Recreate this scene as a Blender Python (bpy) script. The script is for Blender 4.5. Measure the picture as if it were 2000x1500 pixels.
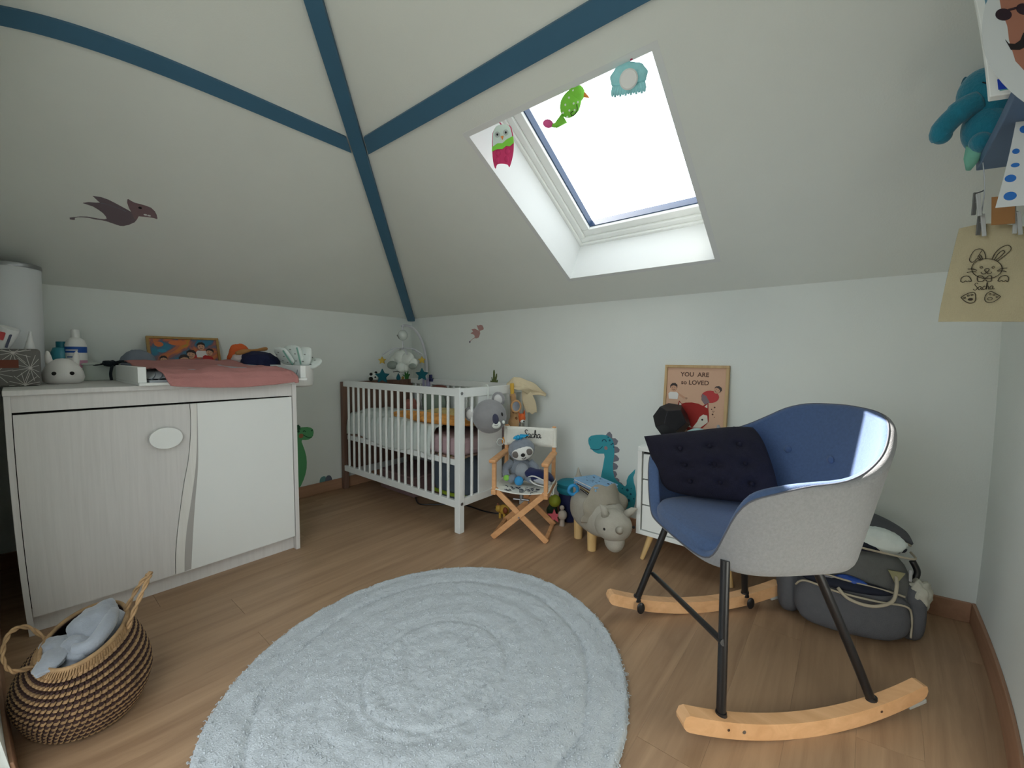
import bpy, bmesh, math, random
import numpy as np
from mathutils import Vector, Matrix, noise
from mathutils.geometry import tessellate_polygon
random.seed(7)
for o in list(bpy.data.objects): bpy.data.objects.remove(o)
S = bpy.context.scene
COL = S.collection
PI = math.pi
V = Vector

# ------------------------------------------------------------------ camera
cam = bpy.data.cameras.new('camera')
co = bpy.data.objects.new('camera', cam); COL.objects.link(co)
cam.type = 'PANO'; cam.panorama_type = 'FISHEYE_LENS_POLYNOMIAL'
cam.sensor_fit = 'HORIZONTAL'; cam.sensor_width = 36.0; cam.sensor_height = 27.0
cam.lens = 14.0; cam.fisheye_fov = math.radians(170); cam.clip_start = 0.01
LK = (1.24505, -0.02344, -0.65813, 0.34123)           # the phone's wide-angle lens curve: angle against radius
cam.fisheye_polynomial_k0 = 0.0
cam.fisheye_polynomial_k1 = -LK[0] / 18.0
cam.fisheye_polynomial_k2 = -LK[1] / 18.0 ** 2
cam.fisheye_polynomial_k3 = -LK[2] / 18.0 ** 3
cam.fisheye_polynomial_k4 = -LK[3] / 18.0 ** 4
CAM = V((2.85859, -2.1786, 0.95858))
co.matrix_world = Matrix.Translation(CAM) @ Matrix.Rotation(0.68183, 4, 'Z') @ Matrix.Rotation(1.50978, 4, 'X') @ Matrix.Rotation(0.00652, 4, 'Z')
S.camera = co

# ------------------------------------------------------------------ light
W = bpy.data.worlds.new('sky'); S.world = W; W.use_nodes = True
bg = W.node_tree.nodes['Background']
_n = W.node_tree.nodes; _l = W.node_tree.links                # bright overcast sky above the horizon, duller ground below it
_tc = _n.new('ShaderNodeTexCoord'); _sx = _n.new('ShaderNodeSeparateXYZ'); _cr = _n.new('ShaderNodeValToRGB'); _mr = _n.new('ShaderNodeMapRange')
_mr.inputs[1].default_value = -1; _mr.inputs[2].default_value = 1; _l.new(_tc.outputs['Generated'], _sx.inputs[0]); _l.new(_sx.outputs[2], _mr.inputs[0]); _l.new(_mr.outputs[0], _cr.inputs[0])
_e = _cr.color_ramp.elements; _e[0].position = .485; _e[0].color = (.40, .40, .36, 1); _e[1].position = .515; _e[1].color = (.91, .97, 1.0, 1)
_l.new(_cr.outputs[0], bg.inputs[0]); bg.inputs[1].default_value = 4.0
SUN_DIR = V((-0.5983, 0.3454, 0.723)).normalized()          # towards the sun
sl = bpy.data.lights.new('sun', 'SUN'); sl.energy = 42.0; sl.angle = math.radians(0.6); sl.color = (1, .96, .9)
so = bpy.data.objects.new('sun', sl); COL.objects.link(so)
so.rotation_euler = (-SUN_DIR).to_track_quat('-Z', 'Y').to_euler()
so.location = (1, 2, 6)
def portal(name, loc, normal, sx, sy):
    l = bpy.data.lights.new(name, 'AREA'); l.shape = 'RECTANGLE'; l.size = sx; l.size_y = sy; l.cycles.is_portal = True
    o = bpy.data.objects.new(name, l); COL.objects.link(o); o.location = loc
    o.rotation_euler = V(normal).to_track_quat('-Z', 'Y').to_euler()
S.view_settings.view_transform = 'Standard'; S.view_settings.look = 'None'
S.view_settings.gamma = 1; S.view_settings.use_curve_mapping = False
S.view_settings.exposure = -0.18
S.cycles.max_bounces = 12; S.cycles.diffuse_bounces = 8; S.cycles.transparent_max_bounces = 12
S.cycles.sample_clamp_indirect = 6

# ------------------------------------------------------------------ helpers
def srgb(r, g, b):
    f = lambda c: (c / 255 / 12.92) if c / 255 <= .04045 else ((c / 255 + .055) / 1.055) ** 2.4
    return (f(r), f(g), f(b), 1)
MATS = {}
def mat(name, col, rough=.6, var=0, vs=8, bump=0, bs=60, metal=0, spec=.4, sheen=0, stretch=(1, 1, 1), emit=None, weave=0):
    """procedural material: base colour with noise variation and a fine relief"""
    if name in MATS: return MATS[name]
    m = bpy.data.materials.new(name); m.use_nodes = True; nt = m.node_tree; N = nt.nodes; L = nt.links
    b = N['Principled BSDF']; b.inputs['Roughness'].default_value = rough; b.inputs['Metallic'].default_value = metal
    b.inputs['Specular IOR Level'].default_value = spec
    c = srgb(*col) if max(col) > 1.01 else (*col, 1)
    b.inputs['Base Color'].default_value = c; m.diffuse_color = c
    if sheen: b.inputs['Sheen Weight'].default_value = sheen; b.inputs['Sheen Roughness'].default_value = .5
    tc = N.new('ShaderNodeTexCoord'); mp = N.new('ShaderNodeMapping'); mp.inputs['Scale'].default_value = stretch
    L.new(tc.outputs['Object'], mp.inputs[0])
    if var:
        n = N.new('ShaderNodeTexNoise'); n.inputs['Scale'].default_value = vs; n.inputs['Detail'].default_value = 6; n.inputs['Roughness'].default_value = .6
        L.new(mp.outputs[0], n.inputs['Vector'])
        r = N.new('ShaderNodeValToRGB'); e = r.color_ramp.elements
        e[0].position = .3; e[1].position = .7
        e[0].color = tuple(max(0, x * (1 - var)) for x in c[:3]) + (1,); e[1].color = tuple(min(1, x * (1 + var)) for x in c[:3]) + (1,)
        L.new(n.outputs[0], r.inputs[0]); L.new(r.outputs[0], b.inputs['Base Color'])
    if bump:
        n2 = N.new('ShaderNodeTexNoise'); n2.inputs['Scale'].default_value = bs; n2.inputs['Detail'].default_value = 4
        L.new(mp.outputs[0], n2.inputs['Vector'])
        bp = N.new('ShaderNodeBump'); bp.inputs['Strength'].default_value = bump; bp.inputs['Distance'].default_value = .004
        L.new(n2.outputs[0], bp.inputs['Height']); L.new(bp.outputs[0], b.inputs['Normal'])
    MATS[name] = m; return m
def wood(name, c1, c2, rough=.5, scale=6, axis=1, rnd=0, bump=.05, ratio=12):
    """long-grained wood; grain runs along AXIS; RND shifts tone per object"""
    m = bpy.data.materials.new(name); m.use_nodes = True; nt = m.node_tree; N = nt.nodes; L = nt.links
    b = N['Principled BSDF']; b.inputs['Roughness'].default_value = rough; b.inputs['Specular IOR Level'].default_value = .35
    tc = N.new('ShaderNodeTexCoord'); mp = N.new('ShaderNodeMapping')
    sc = [scale * ratio] * 3; sc[axis] = scale; mp.inputs['Scale'].default_value = sc
    L.new(tc.outputs['Object'], mp.inputs[0]); src = mp.outputs[0]
    oi = N.new('ShaderNodeObjectInfo')
    if rnd:
        va = N.new('ShaderNodeVectorMath'); va.operation = 'MULTIPLY_ADD'; va.inputs[1].default_value = (1, 1, 1)
        mu = N.new('ShaderNodeMath'); mu.operation = 'MULTIPLY'; mu.inputs[1].default_value = 91.0
        L.new(oi.outputs['Random'], mu.inputs[0]); L.new(src, va.inputs[0]); L.new(mu.outputs[0], va.inputs[2]); src = va.outputs[0]
    n = N.new('ShaderNodeTexNoise'); n.inputs['Scale'].default_value = 1; n.inputs['Detail'].default_value = 8; n.inputs['Roughness'].default_value = .62; n.inputs['Distortion'].default_value = .6
    L.new(src, n.inputs['Vector'])
    r = N.new('ShaderNodeValToRGB'); e = r.color_ramp.elements; e[0].position = .32; e[1].position = .68
    e[0].color = srgb(*c1); e[1].color = srgb(*c2); L.new(n.outputs[0], r.inputs[0]); out = r.outputs[0]
    if rnd:
        hs = N.new('ShaderNodeHueSaturation'); ma = N.new('ShaderNodeMath'); ma.operation = 'MULTIPLY_ADD'; ma.inputs[1].default_value = rnd; ma.inputs[2].default_value = 1 - rnd / 2
        L.new(oi.outputs['Random'], ma.inputs[0]); L.new(ma.outputs[0], hs.inputs['Value']); L.new(out, hs.inputs['Color']); out = hs.outputs[0]
    L.new(out, b.inputs['Base Color'])
    bp = N.new('ShaderNodeBump'); bp.inputs['Strength'].default_value = bump; bp.inputs['Distance'].default_value = .003
    L.new(n.outputs[0], bp.inputs['Height']); L.new(bp.outputs[0], b.inputs['Normal'])
    m.diffuse_color = srgb(*c2); return m
def glass_mat(name, tint=(1, 1, 1)):
    m = bpy.data.materials.new(name); m.use_nodes = True; N = m.node_tree.nodes; L = m.node_tree.links
    N.remove(N['Principled BSDF']); t = N.new('ShaderNodeBsdfTransparent'); t.inputs[0].default_value = (*tint, 1)
    g = N.new('ShaderNodeBsdfGlossy'); g.inputs['Roughness'].default_value = .02
    mx = N.new('ShaderNodeMixShader'); mx.inputs[0].default_value = .05
    L.new(t.outputs[0], mx.inputs[1]); L.new(g.outputs[0], mx.inputs[2]); L.new(mx.outputs[0], N['Material Output'].inputs[0]); return m

I4 = Matrix.Identity(4)
def frame(o, x, y, z=None):
    """matrix with origin O and axes X, Y (Z = X x Y)"""
    x = V(x).normalized(); y = V(y); y = (y - x * y.dot(x)).normalized(); z = x.cross(y)
    return Matrix(((x.x, y.x, z.x, o[0]), (x.y, y.y, z.y, o[1]), (x.z, y.z, z.z, o[2]), (0, 0, 0, 1)))
def rotz(o, deg): return Matrix.Translation(V(o)) @ Matrix.Rotation(math.radians(deg), 4, 'Z')
class G:
    """collects geometry for ONE mesh object"""
    def __init__(s, M=I4): s.v = []; s.f = []; s.M = M
    def add(s, vs, fs, M=None):
        n = len(s.v); T = s.M @ M if M is not None else s.M
        s.v += [T @ V(p) for p in vs]; s.f += [tuple(i + n for i in f) for f in fs]; return s
    def box(s, x0, x1, y0, y1, z0, z1, M=None):
        return s.add([(x0, y0, z0), (x1, y0, z0), (x1, y1, z0), (x0, y1, z0), (x0, y0, z1), (x1, y0, z1), (x1, y1, z1), (x0, y1, z1)],
                     [(0, 3, 2, 1), (4, 5, 6, 7), (0, 1, 5, 4), (1, 2, 6, 5), (2, 3, 7, 6), (3, 0, 4, 7)], M)
    def bar(s, p, q, w, d, up=(0, 0, 1)):
        """square bar from P to Q, width W across, depth D along UP"""
        p, q = V(p), V(q); a = (q - p); ln = a.length; a.normalize(); u = V(up); u = (u - a * u.dot(a)).normalized(); r = a.cross(u)
        T = Matrix(((a.x, r.x, u.x, p.x), (a.y, r.y, u.y, p.y), (a.z, r.z, u.z, p.z), (0, 0, 0, 1)))
        return s.box(0, ln, -w / 2, w / 2, -d / 2, d / 2, T)
    def tube(s, pts, r, n=8, cap=True, closed=False):
        pts = [V(p) for p in pts]; m = len(pts); rs = r if isinstance(r, (list, tuple)) else [r] * m
        vs = []; fs = []; prev = None
        for i, p in enumerate(pts):
            if closed: t = pts[(i + 1) % m] - pts[i - 1]
            else: t = pts[min(i + 1, m - 1)] - pts[max(i - 1, 0)]
            t.normalize()
            if prev is None: u = t.orthogonal().normalized()
            else:
                u = prev - t * prev.dot(t); u = u.normalized() if u.length > 1e-6 else t.orthogonal().normalized()
            prev = u; w = t.cross(u)
            for k in range(n):
                a = 2 * PI * k / n; vs.append(p + (u * math.cos(a) + w * math.sin(a)) * rs[i])
        for i in range(m if closed else m - 1):
            j = (i + 1) % m
            for k in range(n): fs.append((i * n + k, i * n + (k + 1) % n, j * n + (k + 1) % n, j * n + k))
        if cap and not closed: fs.append(tuple(range(n - 1, -1, -1))); fs.append(tuple((m - 1) * n + k for k in range(n)))
        return s.add(vs, fs)
    def cyl(s, p, q, r0, r1=None, n=16): return s.tube([p, q], [r0, r0 if r1 is None else r1], n)
    def ell(s, c, r, M=None, nu=20, nv=12, fn=None):
        """ellipsoid; FN(unit vector) scales the radius"""
        r = r if isinstance(r, (list, tuple)) else (r, r, r); vs = []; fs = []
        for j in range(nv + 1):
            t = PI * j / nv
            for i in range(nu):
                a = 2 * PI * i / nu; d = V((math.sin(t) * math.cos(a), math.sin(t) * math.sin(a), math.cos(t))); k = fn(d) if fn else 1
                p = V((d.x * r[0] * k, d.y * r[1] * k, d.z * r[2] * k)); vs.append((Matrix.Translation(V(c)) @ (M or I4)) @ p)
        for j in range(nv):
            for i in range(nu):
                q = (j * nu + i, (j + 1) * nu + i, (j + 1) * nu + (i + 1) % nu, j * nu + (i + 1) % nu); fs.append(q)
        return s.add(vs, fs)
    def lathe(s, prof, n=24, M=None, a0=0, a1=2 * PI):
        full = abs(a1 - a0 - 2 * PI) < 1e-6; vs = []; fs = []; k = n if full else n + 1
        for r, z in prof:
            for i in range(k):
                a = a0 + (a1 - a0) * i / n; vs.append((r * math.cos(a), r * math.sin(a), z))
        for j in range(len(prof) - 1):
            for i in range(n):
                i2 = (i + 1) % k; fs.append((j * k + i, j * k + i2, (j + 1) * k + i2, (j + 1) * k + i))
        return s.add(vs, fs, M)
    def poly(s, pts, th, M):
        """flat outline in the plane of M, thickness TH along M's z"""
        n = len(pts); vs = [(p[0], p[1], 0) for p in pts] + [(p[0], p[1], th) for p in pts]
        tri = tessellate_polygon([[V((p[0], p[1], 0)) for p in pts]]); fs = []
        ar = sum(pts[i][0] * pts[(i + 1) % n][1] - pts[(i + 1) % n][0] * pts[i][1] for i in range(n))
        for t in tri:
            a, b, c = t; cr = (pts[b][0] - pts[a][0]) * (pts[c][1] - pts[a][1]) - (pts[b][1] - pts[a][1]) * (pts[c][0] - pts[a][0])
            if cr < 0: b, c = c, b
            fs.append((a + n, b + n, c + n)); fs.append((a, c, b))
        for i in range(n):
            j = (i + 1) % n; fs.append((i, j, n + j, n + i) if ar > 0 else (j, i, n + i, n + j))
        return s.add(vs, fs, M)
    def line(s, pts, w, M, th=.0006, off=0):
        """drawn stroke of width W on the plane of M"""
        pts = [V((p[0], p[1])) for p in pts]; vs = []; fs = []; m = len(pts)
        for i, p in enumerate(pts):
            t = pts[min(i + 1, m - 1)] - pts[max(i - 1, 0)]
            t = t.normalized() if t.length > 1e-9 else V((1, 0)); nn = V((-t.y, t.x)) * w / 2
            for q, z in ((p + nn, off + th), (p - nn, off + th), (p - nn, off), (p + nn, off)): vs.append((q.x, q.y, z))
        for i in range(m - 1):
            for k in range(4): fs.append((i * 4 + k, i * 4 + (k + 1) % 4, i * 4 + 4 + (k + 1) % 4, i * 4 + 4 + k)[::-1])
        fs.append((0, 1, 2, 3)); fs.append(tuple((m - 1) * 4 + k for k in (3, 2, 1, 0)))
        return s.add(vs, fs, M)
    def disc(s, c, r, M, th=.0008, n=16, off=0):
        rx, ry = r if isinstance(r, (list, tuple)) else (r, r)
        return s.poly([(c[0] + rx * math.cos(2 * PI * k / n), c[1] + ry * math.sin(2 * PI * k / n)) for k in range(n)], th, M @ Matrix.Translation((0, 0, off)))
    def grid(s, fn, nu, nv, cu=False, th=0):
        """surface fn(u,v) with u,v in 0..1; TH gives it thickness along its normal"""
        ku = nu if cu else nu + 1; P = [[V(fn(i / nu, j / nv)) for i in range(ku)] for j in range(nv + 1)]
        vs = [p for r in P for p in r]; fs = []
        for j in range(nv):
            for i in range(nu):
                i2 = (i + 1) % ku; fs.append((j * ku + i, j * ku + i2, (j + 1) * ku + i2, (j + 1) * ku + i))
        if th:
            n0 = len(vs); nv2 = []
            for j in range(nv + 1):
                for i in range(ku):
                    du = P[j][(i + 1) % ku if cu else min(i + 1, ku - 1)] - P[j][i - 1 if cu else max(i - 1, 0)]
                    dv = P[min(j + 1, nv)][i] - P[max(j - 1, 0)][i]; nn = du.cross(dv)
                    nv2.append(P[j][i] - (nn.normalized() if nn.length > 1e-12 else V((0, 0, 1))) * th)
            vs += nv2; fs2 = [tuple(i + n0 for i in f[::-1]) for f in fs]; ed = []
            for i in range(nu):
                i2 = (i + 1) % ku; ed += [(i2, i, n0 + i, n0 + i2), (nv * ku + i, nv * ku + i2, n0 + nv * ku + i2, n0 + nv * ku + i)]
            if not cu:
                for j in range(nv): ed += [(j * ku, (j + 1) * ku, n0 + (j + 1) * ku, n0 + j * ku), ((j + 1) * ku + nu, j * ku + nu, n0 + j * ku + nu, n0 + (j + 1) * ku + nu)]
            fs = fs + fs2 + ed
        return s.add(vs, fs)
    def o(s, name, m, parent=None, smooth=False, bev=0, sub=0, seg=2):
        me = bpy.data.meshes.new(name); base = V((0, 0, 0)); q = parent
        while q is not None: base += q.location; q = q.parent
        me.from_pydata([tuple(p - base) for p in s.v], [], s.f); me.materials.append(m); me.update()
        if smooth:
            me.polygons.foreach_set('use_smooth', [True] * len(me.polygons))
            if smooth is not True: me.set_sharp_from_angle(angle=math.radians(smooth))
        ob = bpy.data.objects.new(name, me); COL.objects.link(ob)
        if parent is not None: ob.parent = parent
        if bev: md = ob.modifiers.new('bevel', 'BEVEL'); md.width = bev; md.segments = seg; md.limit_method = 'ANGLE'; md.angle_limit = math.radians(40)
        if sub: md = ob.modifiers.new('sub', 'SUBSURF'); md.levels = sub; md.render_levels = sub
        return ob
def tag(o, label, cat, group=None, kind=None):
    o['label'] = label; o['category'] = cat
    if group: o['group'] = group
    if kind: o['kind'] = kind
    return o
def thing(name, loc, label, cat, group=None, kind=None):
    e = bpy.data.objects.new(name, None); COL.objects.link(e); e.location = loc; e.empty_display_size = .05
    return tag(e, label, cat, group, kind)
def lab(o, label): o['label'] = label; return o
def fb(d, a=.12, f=2.2, seed=0):
    return 1 + a * noise.noise(V((d.x * f + seed, d.y * f - seed, d.z * f + seed * .7)))
def text(name, body, size, M, m, parent, align='CENTER', ext=.0004, shear=0, off=0):
    c = bpy.data.curves.new(name, 'FONT'); c.body = body; c.size = size; c.extrude = ext; c.align_x = align; c.shear = shear; c.resolution_u = 3; c.offset = off
    t = bpy.data.objects.new(name, c); COL.objects.link(t)
    dg = bpy.context.evaluated_depsgraph_get(); me = bpy.data.meshes.new_from_object(t.evaluated_get(dg)); bpy.data.objects.remove(t)
    g = G(M); g.add([tuple(v.co) for v in me.vertices], [tuple(p.vertices) for p in me.polygons]); bpy.data.meshes.remove(me)
    return g.o(name, m, parent)
def arc(c, r, a0, a1, n=12):
    rx, ry = r if isinstance(r, (list, tuple)) else (r, r)
    return [(c[0] + rx * math.cos(math.radians(a0 + (a1 - a0) * i / n)), c[1] + ry * math.sin(math.radians(a0 + (a1 - a0) * i / n))) for i in range(n + 1)]
def spline(pts, n=8):
    """smooth curve through points (any dimension)"""
    P = [V(p) for p in pts]; out = []
    for i in range(len(P) - 1):
        a, b, c, d = P[max(i - 1, 0)], P[i], P[i + 1], P[min(i + 2, len(P) - 1)]
        for k in range(n):
            t = k / n; out.append(.5 * ((2 * b) + (c - a) * t + (2 * a - 5 * b + 4 * c - d) * t * t + (3 * b - a - 3 * c + d) * t ** 3))
    out.append(P[-1]); return out
SCRIPT = {'S': [[(.62, .86), (.5, 1), (.3, .98), (.2, .8), (.32, .6), (.5, .42), (.52, .18), (.36, 0), (.12, .02), (0, .16)]],
          'a': [[(.42, .4), (.25, .5), (.06, .38), (.02, .16), (.14, 0), (.3, .08), (.42, .32), (.43, .44), (.42, .12), (.5, 0), (.64, .1)]],
          'c': [[(.4, .4), (.26, .5), (.06, .36), (.02, .15), (.14, 0), (.3, .03), (.5, .14)]],
          'h': [[(-.06, .1), (.14, .55), (.2, .9), (.12, 1), (.08, .8), (.07, 0)], [(.07, .28), (.22, .48), (.34, .42), (.34, .1), (.42, 0), (.56, .1)]]}
def script_word(g, word, M, h, w):
    x = 0
    for ch in word:
        for st in SCRIPT[ch]: g.line(spline([(x + p[0] * h * .8, p[1] * h) for p in st], 5), w, M)
        x += {'S': .62, 'a': .56, 'c': .46, 'h': .5}[ch] * h * .85
    return g

# ------------------------------------------------------------------ materials
WHITE = mat('white_paint_wall', (218, 223, 219), .85, .02, 3, .12, 180)
SLOPE = mat('white_paint_slope', (219, 223, 217), .85, .02, 3, .12, 180)
BLUEP = mat('blue_gloss_paint', (60, 102, 128), .45, .05, 4, .05, 40)
WLAC = mat('white_lacquer', (226, 229, 226), .35, .01, 5)
WPLA = mat('white_plastic', (232, 233, 230), .4)
CREAM = mat('cream_canvas', (228, 228, 218), .9, .04, 30, .3, 400)
BLACK = mat('black_ink', (22, 20, 20), .7)
DARK = mat('dark_shadow_gap', (30, 27, 25), .9)
BRMET = mat('black_steel', (24, 24, 26), .35, spec=.5)
CHROME = mat('chrome', (200, 203, 205), .15, metal=1)
STEEL = mat('brushed_steel', (150, 152, 154), .35, metal=1)
BEECH = wood('beech', (200, 146, 98), (222, 170, 120), .45, 3, 0, 0, .03, 8)
PINE = wood('pale_pine', (196, 160, 104), (218, 186, 132), .5, 3, 2, 0, .03, 8)
BASEB = wood('baseboard_laminate', (146, 110, 86), (164, 126, 100), .5, 2, 1, 0, .02, 14)
FLOORM = wood('oak_laminate', (144, 115, 89), (172, 142, 112), .42, 1.6, 1, .10, .03, 14)
ASH = wood('pale_grey_ash', (205, 203, 200), (214, 212, 209), .5, 3.0, 2, 0, .01, 26)
ASHW = wood('white_ash', (214, 213, 206), (226, 225, 220), .5, 2.0, 2, 0, .02, 18)
# ------------------------------------------------------------------ the room: x along the back wall, y towards the back wall, z up
H, TL, TB, RW, FW = 1.28704, 0.57143, 0.56094, 3.28566, -2.300
def zB(y): return H - TB * y
def zL(x): return H + TL * x
HX = FW * -TB / TL                                             # where the hip meets the front wall
# floor planks, laid along the left wall, each row cut where the photograph shows its butt joints
fl = tag(G().box(-.02, RW + .02, FW - .02, .02, -.03, -.0105).o('floor', DARK), 'brown oak laminate floor laid in long planks', 'floor', kind='structure')
PW = .148
CUT = {-2: [-1.845], -1: [-.62], 0: [-1.652], 1: [-.31], 2: [-1.66], 3: [-.95], 4: [-1.9], 5: [-.7], 6: [-1.5], 7: [-.45], 8: [-1.35], 9: [-1.82], 10: [-1.203], 11: [-.5], 12: [-1.75], 13: [-.86], 14: [-1.4], 15: [-.3], -3: [-1.2], -4: [-.4], -5: [-1.5], -6: [-.9], -7: [-1.7]}
k = -7
while 1.005 + PW * k < RW:
    xa, xb = max(0, 1.005 + PW * k), min(RW, 1.005 + PW * (k + 1))
    ys = [FW] + sorted(CUT.get(k, [-1.1])) + [0]
    if xb - xa > .01:
        for ya, yb in zip(ys, ys[1:]): G().box(xa + .00015, xb - .00015, ya + .0004, yb - .0004, -.010, 0).o('plank', FLOORM, fl)
    k += 1
def wallpoly(name, pts, th, M, m, label):
    return tag(G().poly(pts, th, M).o(name, m), label, 'wall', kind='structure')
wallpoly('wall_back', [(0, 0), (RW, 0), (RW, H), (0, H)], .1, frame((0, 0, 0), (1, 0, 0), (0, 0, 1)) @ Matrix.Translation((0, 0, -.1)), WHITE, 'white knee wall behind the crib, under the skylight slope')
wallpoly('wall_left', [(FW, 0), (0, 0), (0, H), (FW, H)], .1, frame((0, 0, 0), (0, 1, 0), (0, 0, 1)) @ Matrix.Translation((0, 0, -.1)), WHITE, 'white knee wall behind the changing chest')
wallpoly('wall_right', [(0, 0), (0, H), (FW, zB(FW)), (FW, 0)], .1, frame((RW, 0, 0), (0, 1, 0), (0, 0, 1)), WHITE, 'white side wall beside the hanging tote bag')
# front wall behind the camera, with an unseen glazed door added to light the room
WX0, WX1, WZ0, WZ1 = (1.56, 2.76, 0.0, 2.05)
g = G(frame((0, FW, 0), (1, 0, 0), (0, 0, 1)))
g.poly([(0, 0), (WX0, 0), (WX0, zL(WX0) if WX0 < HX else zB(FW)), (0, H)], .12, I4)
g.poly([(WX0, WZ1), (WX1, WZ1), (WX1, zB(FW)), (HX if HX > WX0 else WX0, zB(FW)), (WX0, min(zL(WX0), zB(FW)))], .12, I4)
g.box(WX1, RW, 0, zB(FW), 0, .12)
tag(g.o('wall_front', WHITE), 'white wall with a baseboard beside the wicker basket', 'wall', kind='structure')
w2 = thing('added_window', ((WX0 + WX1) / 2, FW - .06, WZ0), 'unseen glazed door added as a stand-in daylight source, in the wall opposite the crib', 'window', kind='structure')
g = G()
for a in ((WX0, WX0 + .05, WZ0, WZ1), (WX1 - .05, WX1, WZ0, WZ1), (WX0 + .05, WX1 - .05, WZ0, WZ0 + .05), (WX0 + .05, WX1 - .05, WZ1 - .05, WZ1)): g.box(a[0], a[1], FW - .10, FW - .05, a[2], a[3])
g.o('window_frame', WLAC, w2)
GLASS = glass_mat('window_glass')
G().box(WX0 + .05, WX1 - .05, FW - .08, FW - .076, WZ0 + .05, WZ1 - .05).o('pane', GLASS, w2)
portal('portal_front', ((WX0 + WX1) / 2, FW - .13, (WZ0 + WZ1) / 2), (0, 1, 0), WX1 - WX0, WZ1 - WZ0)
# ceiling slopes; they meet along the hip
cl = math.sqrt(1 + TL * TL); cb = math.sqrt(1 + TB * TB)
# left slope: outline (y, distance up the slope)
g = G(); pts = [(0, 0, H), (HX, FW, zB(FW)), (0, FW, H)]
g.add([p for p in pts] + [(p[0] - .02, p[1], p[2] + .04) for p in pts], [(0, 2, 1), (3, 4, 5), (0, 1, 4, 3), (1, 2, 5, 4), (2, 0, 3, 5)])
tag(g.o('ceiling', SLOPE), 'white sloping ceiling above the changing chest', 'ceiling', kind='structure')
SX0, SX1, SZ0, SZ1 = 1.65644, 2.39093, 1.39892, 1.83632
SY0, SY1 = -(SZ0 - H) / TB, -(SZ1 - H) / TB
NB = V((0, TB, 1)).normalized()
def pB(x, y, d=0): return V((x, y, zB(y))) + NB * d
# back slope with the skylight opening; corners run round the hole
out = [(0, 0), (RW, 0), (RW, FW), (HX, FW)]
holes = [(SX0, SY0), (SX1, SY0), (SX1, SY1), (SX0, SY1)]
g = G()
vs = [pB(*p) for p in out + holes]
hy = lambda x: -x * TL / TB                                     # hip line in plan
vs += [pB(SX0, 0), pB(SX1, 0), pB(SX0, hy(SX0)), pB(SX1, FW)]
fs = [(0, 10, 7, 4, 8), (8, 4, 5, 9), (9, 5, 6, 11, 2, 1), (10, 3, 11, 6, 7)]
n = len(vs); vs2 = vs + [v + NB * .03 for v in vs]
fs = fs + [tuple(i + n for i in f[::-1]) for f in fs]
g.add(vs2, fs); c2 = g.o('ceiling', SLOPE); tag(c2, 'white sloping ceiling with the skylight opening', 'ceiling', kind='structure')
# ------------------------------------------------------------------ skylight
win = thing('window_1', pB((SX0 + SX1) / 2, SY0, .1), 'white framed skylight set deep in the sloping ceiling', 'window', kind='structure')
DEP = .235
us = V((0, -1, TB)).normalized()                               # up the slope
MS = frame(pB(SX0, SY0), (1, 0, 0), us) @ Matrix.Scale(-1, 4, (0, 0, 1))   # z out of the room
SW, SL = SX1 - SX0, (pB(0, SY1) - pB(0, SY0)).length
t = .02; REV = mat('reveal_white', (214, 217, 216), .6)
i_ = .0015
g = G(MS); g.box(-t, i_, -t, SL + t, -.0005, DEP + .1); g.o('reveal_panel', REV, win)
g = G(MS); g.box(SW - i_, SW + t, -t, SL + t, -.0005, DEP + .1); g.o('reveal_panel', REV, win)
g = G(MS); g.box(0, SW, -t, i_, -.0005, DEP + .1); g.o('reveal_panel', REV, win)
g = G(MS); g.box(0, SW, SL - i_, SL + t, -.0005, DEP + .1); g.o('reveal_panel', REV, win)
def ring(g, i, o_, z0, z1):
    g.box(o_, SW - o_, o_, i, z0, z1); g.box(o_, SW - o_, SL - i, SL - o_, z0, z1); g.box(o_, i, i, SL - i, z0, z1); g.box(SW - i, SW - o_, i, SL - i, z0, z1)
g = G(MS); ring(g, .016, .0, DEP - .012, DEP + .06); g.o('lining_strip', WLAC, win, bev=.002)
g = G(MS); ring(g, .045, .016, DEP, DEP + .06); g.o('window_frame', WLAC, win, bev=.003)
GASK = mat('blue_grey_gasket', (44, 66, 96), .5)
g = G(MS); ring(g, .088, .045, DEP + .012, DEP + .07); g.o('sash', WLAC, win, bev=.004)
g = G(MS); ring(g, .094, .088, DEP + .03, DEP + .07); g.o('gasket', GASK, win)
g = G(MS); g.box(.09, SW - .09, .09, SL - .09, DEP + .05, DEP + .056); g.o('pane', GLASS, win)
portal('portal_skylight', MS @ V((SW / 2, SL / 2, DEP + .12)), -NB, SW, SL)
# ------------------------------------------------------------------ blue beams
def zpB(z): return -(z - H) / TB
hip = V((1 / TL, -1 / TB, 1))
hn = V((-TL, TB, 2)).normalized()                              # about the normal at the hip
side = hip.cross(V((0, 0, 1))).normalized()
p0 = V((0, 0, H)); g = G()
HWD = 0.06
q1 = p0 + hip * (zB(FW) - H); q0 = p0 + hip * .004
fr = frame(q0, q1 - q0, side)
LN = (q1 - q0).length
dn = fr.to_3x3() @ V((0, 0, 1)); sg = -1 if dn.z > 0 else 1
g.M = fr; z0, z1 = (-.030, .02) if sg < 0 else (-.02, .030)
g.box(0, LN, -HWD / 2, HWD / 2, z0, z1)
tag(g.o('trim_1', BLUEP, bev=.003), 'blue painted hip beam running down to the room corner', 'beam', kind='structure')
def xL(z): return (z - H) / TL
zl0, zl1 = 1.89564, 1.925
nL = V((-TL, 0, 1)).normalized(); e = .012
xh = lambda z: xL(z) * -TL / TB
g = G(); a, b = V((xL(zl0), 0, zl0)), V((xL(zl1), 0, zl1)); s1, s2 = hy(a.x) - .058, hy(b.x) - .058
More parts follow.
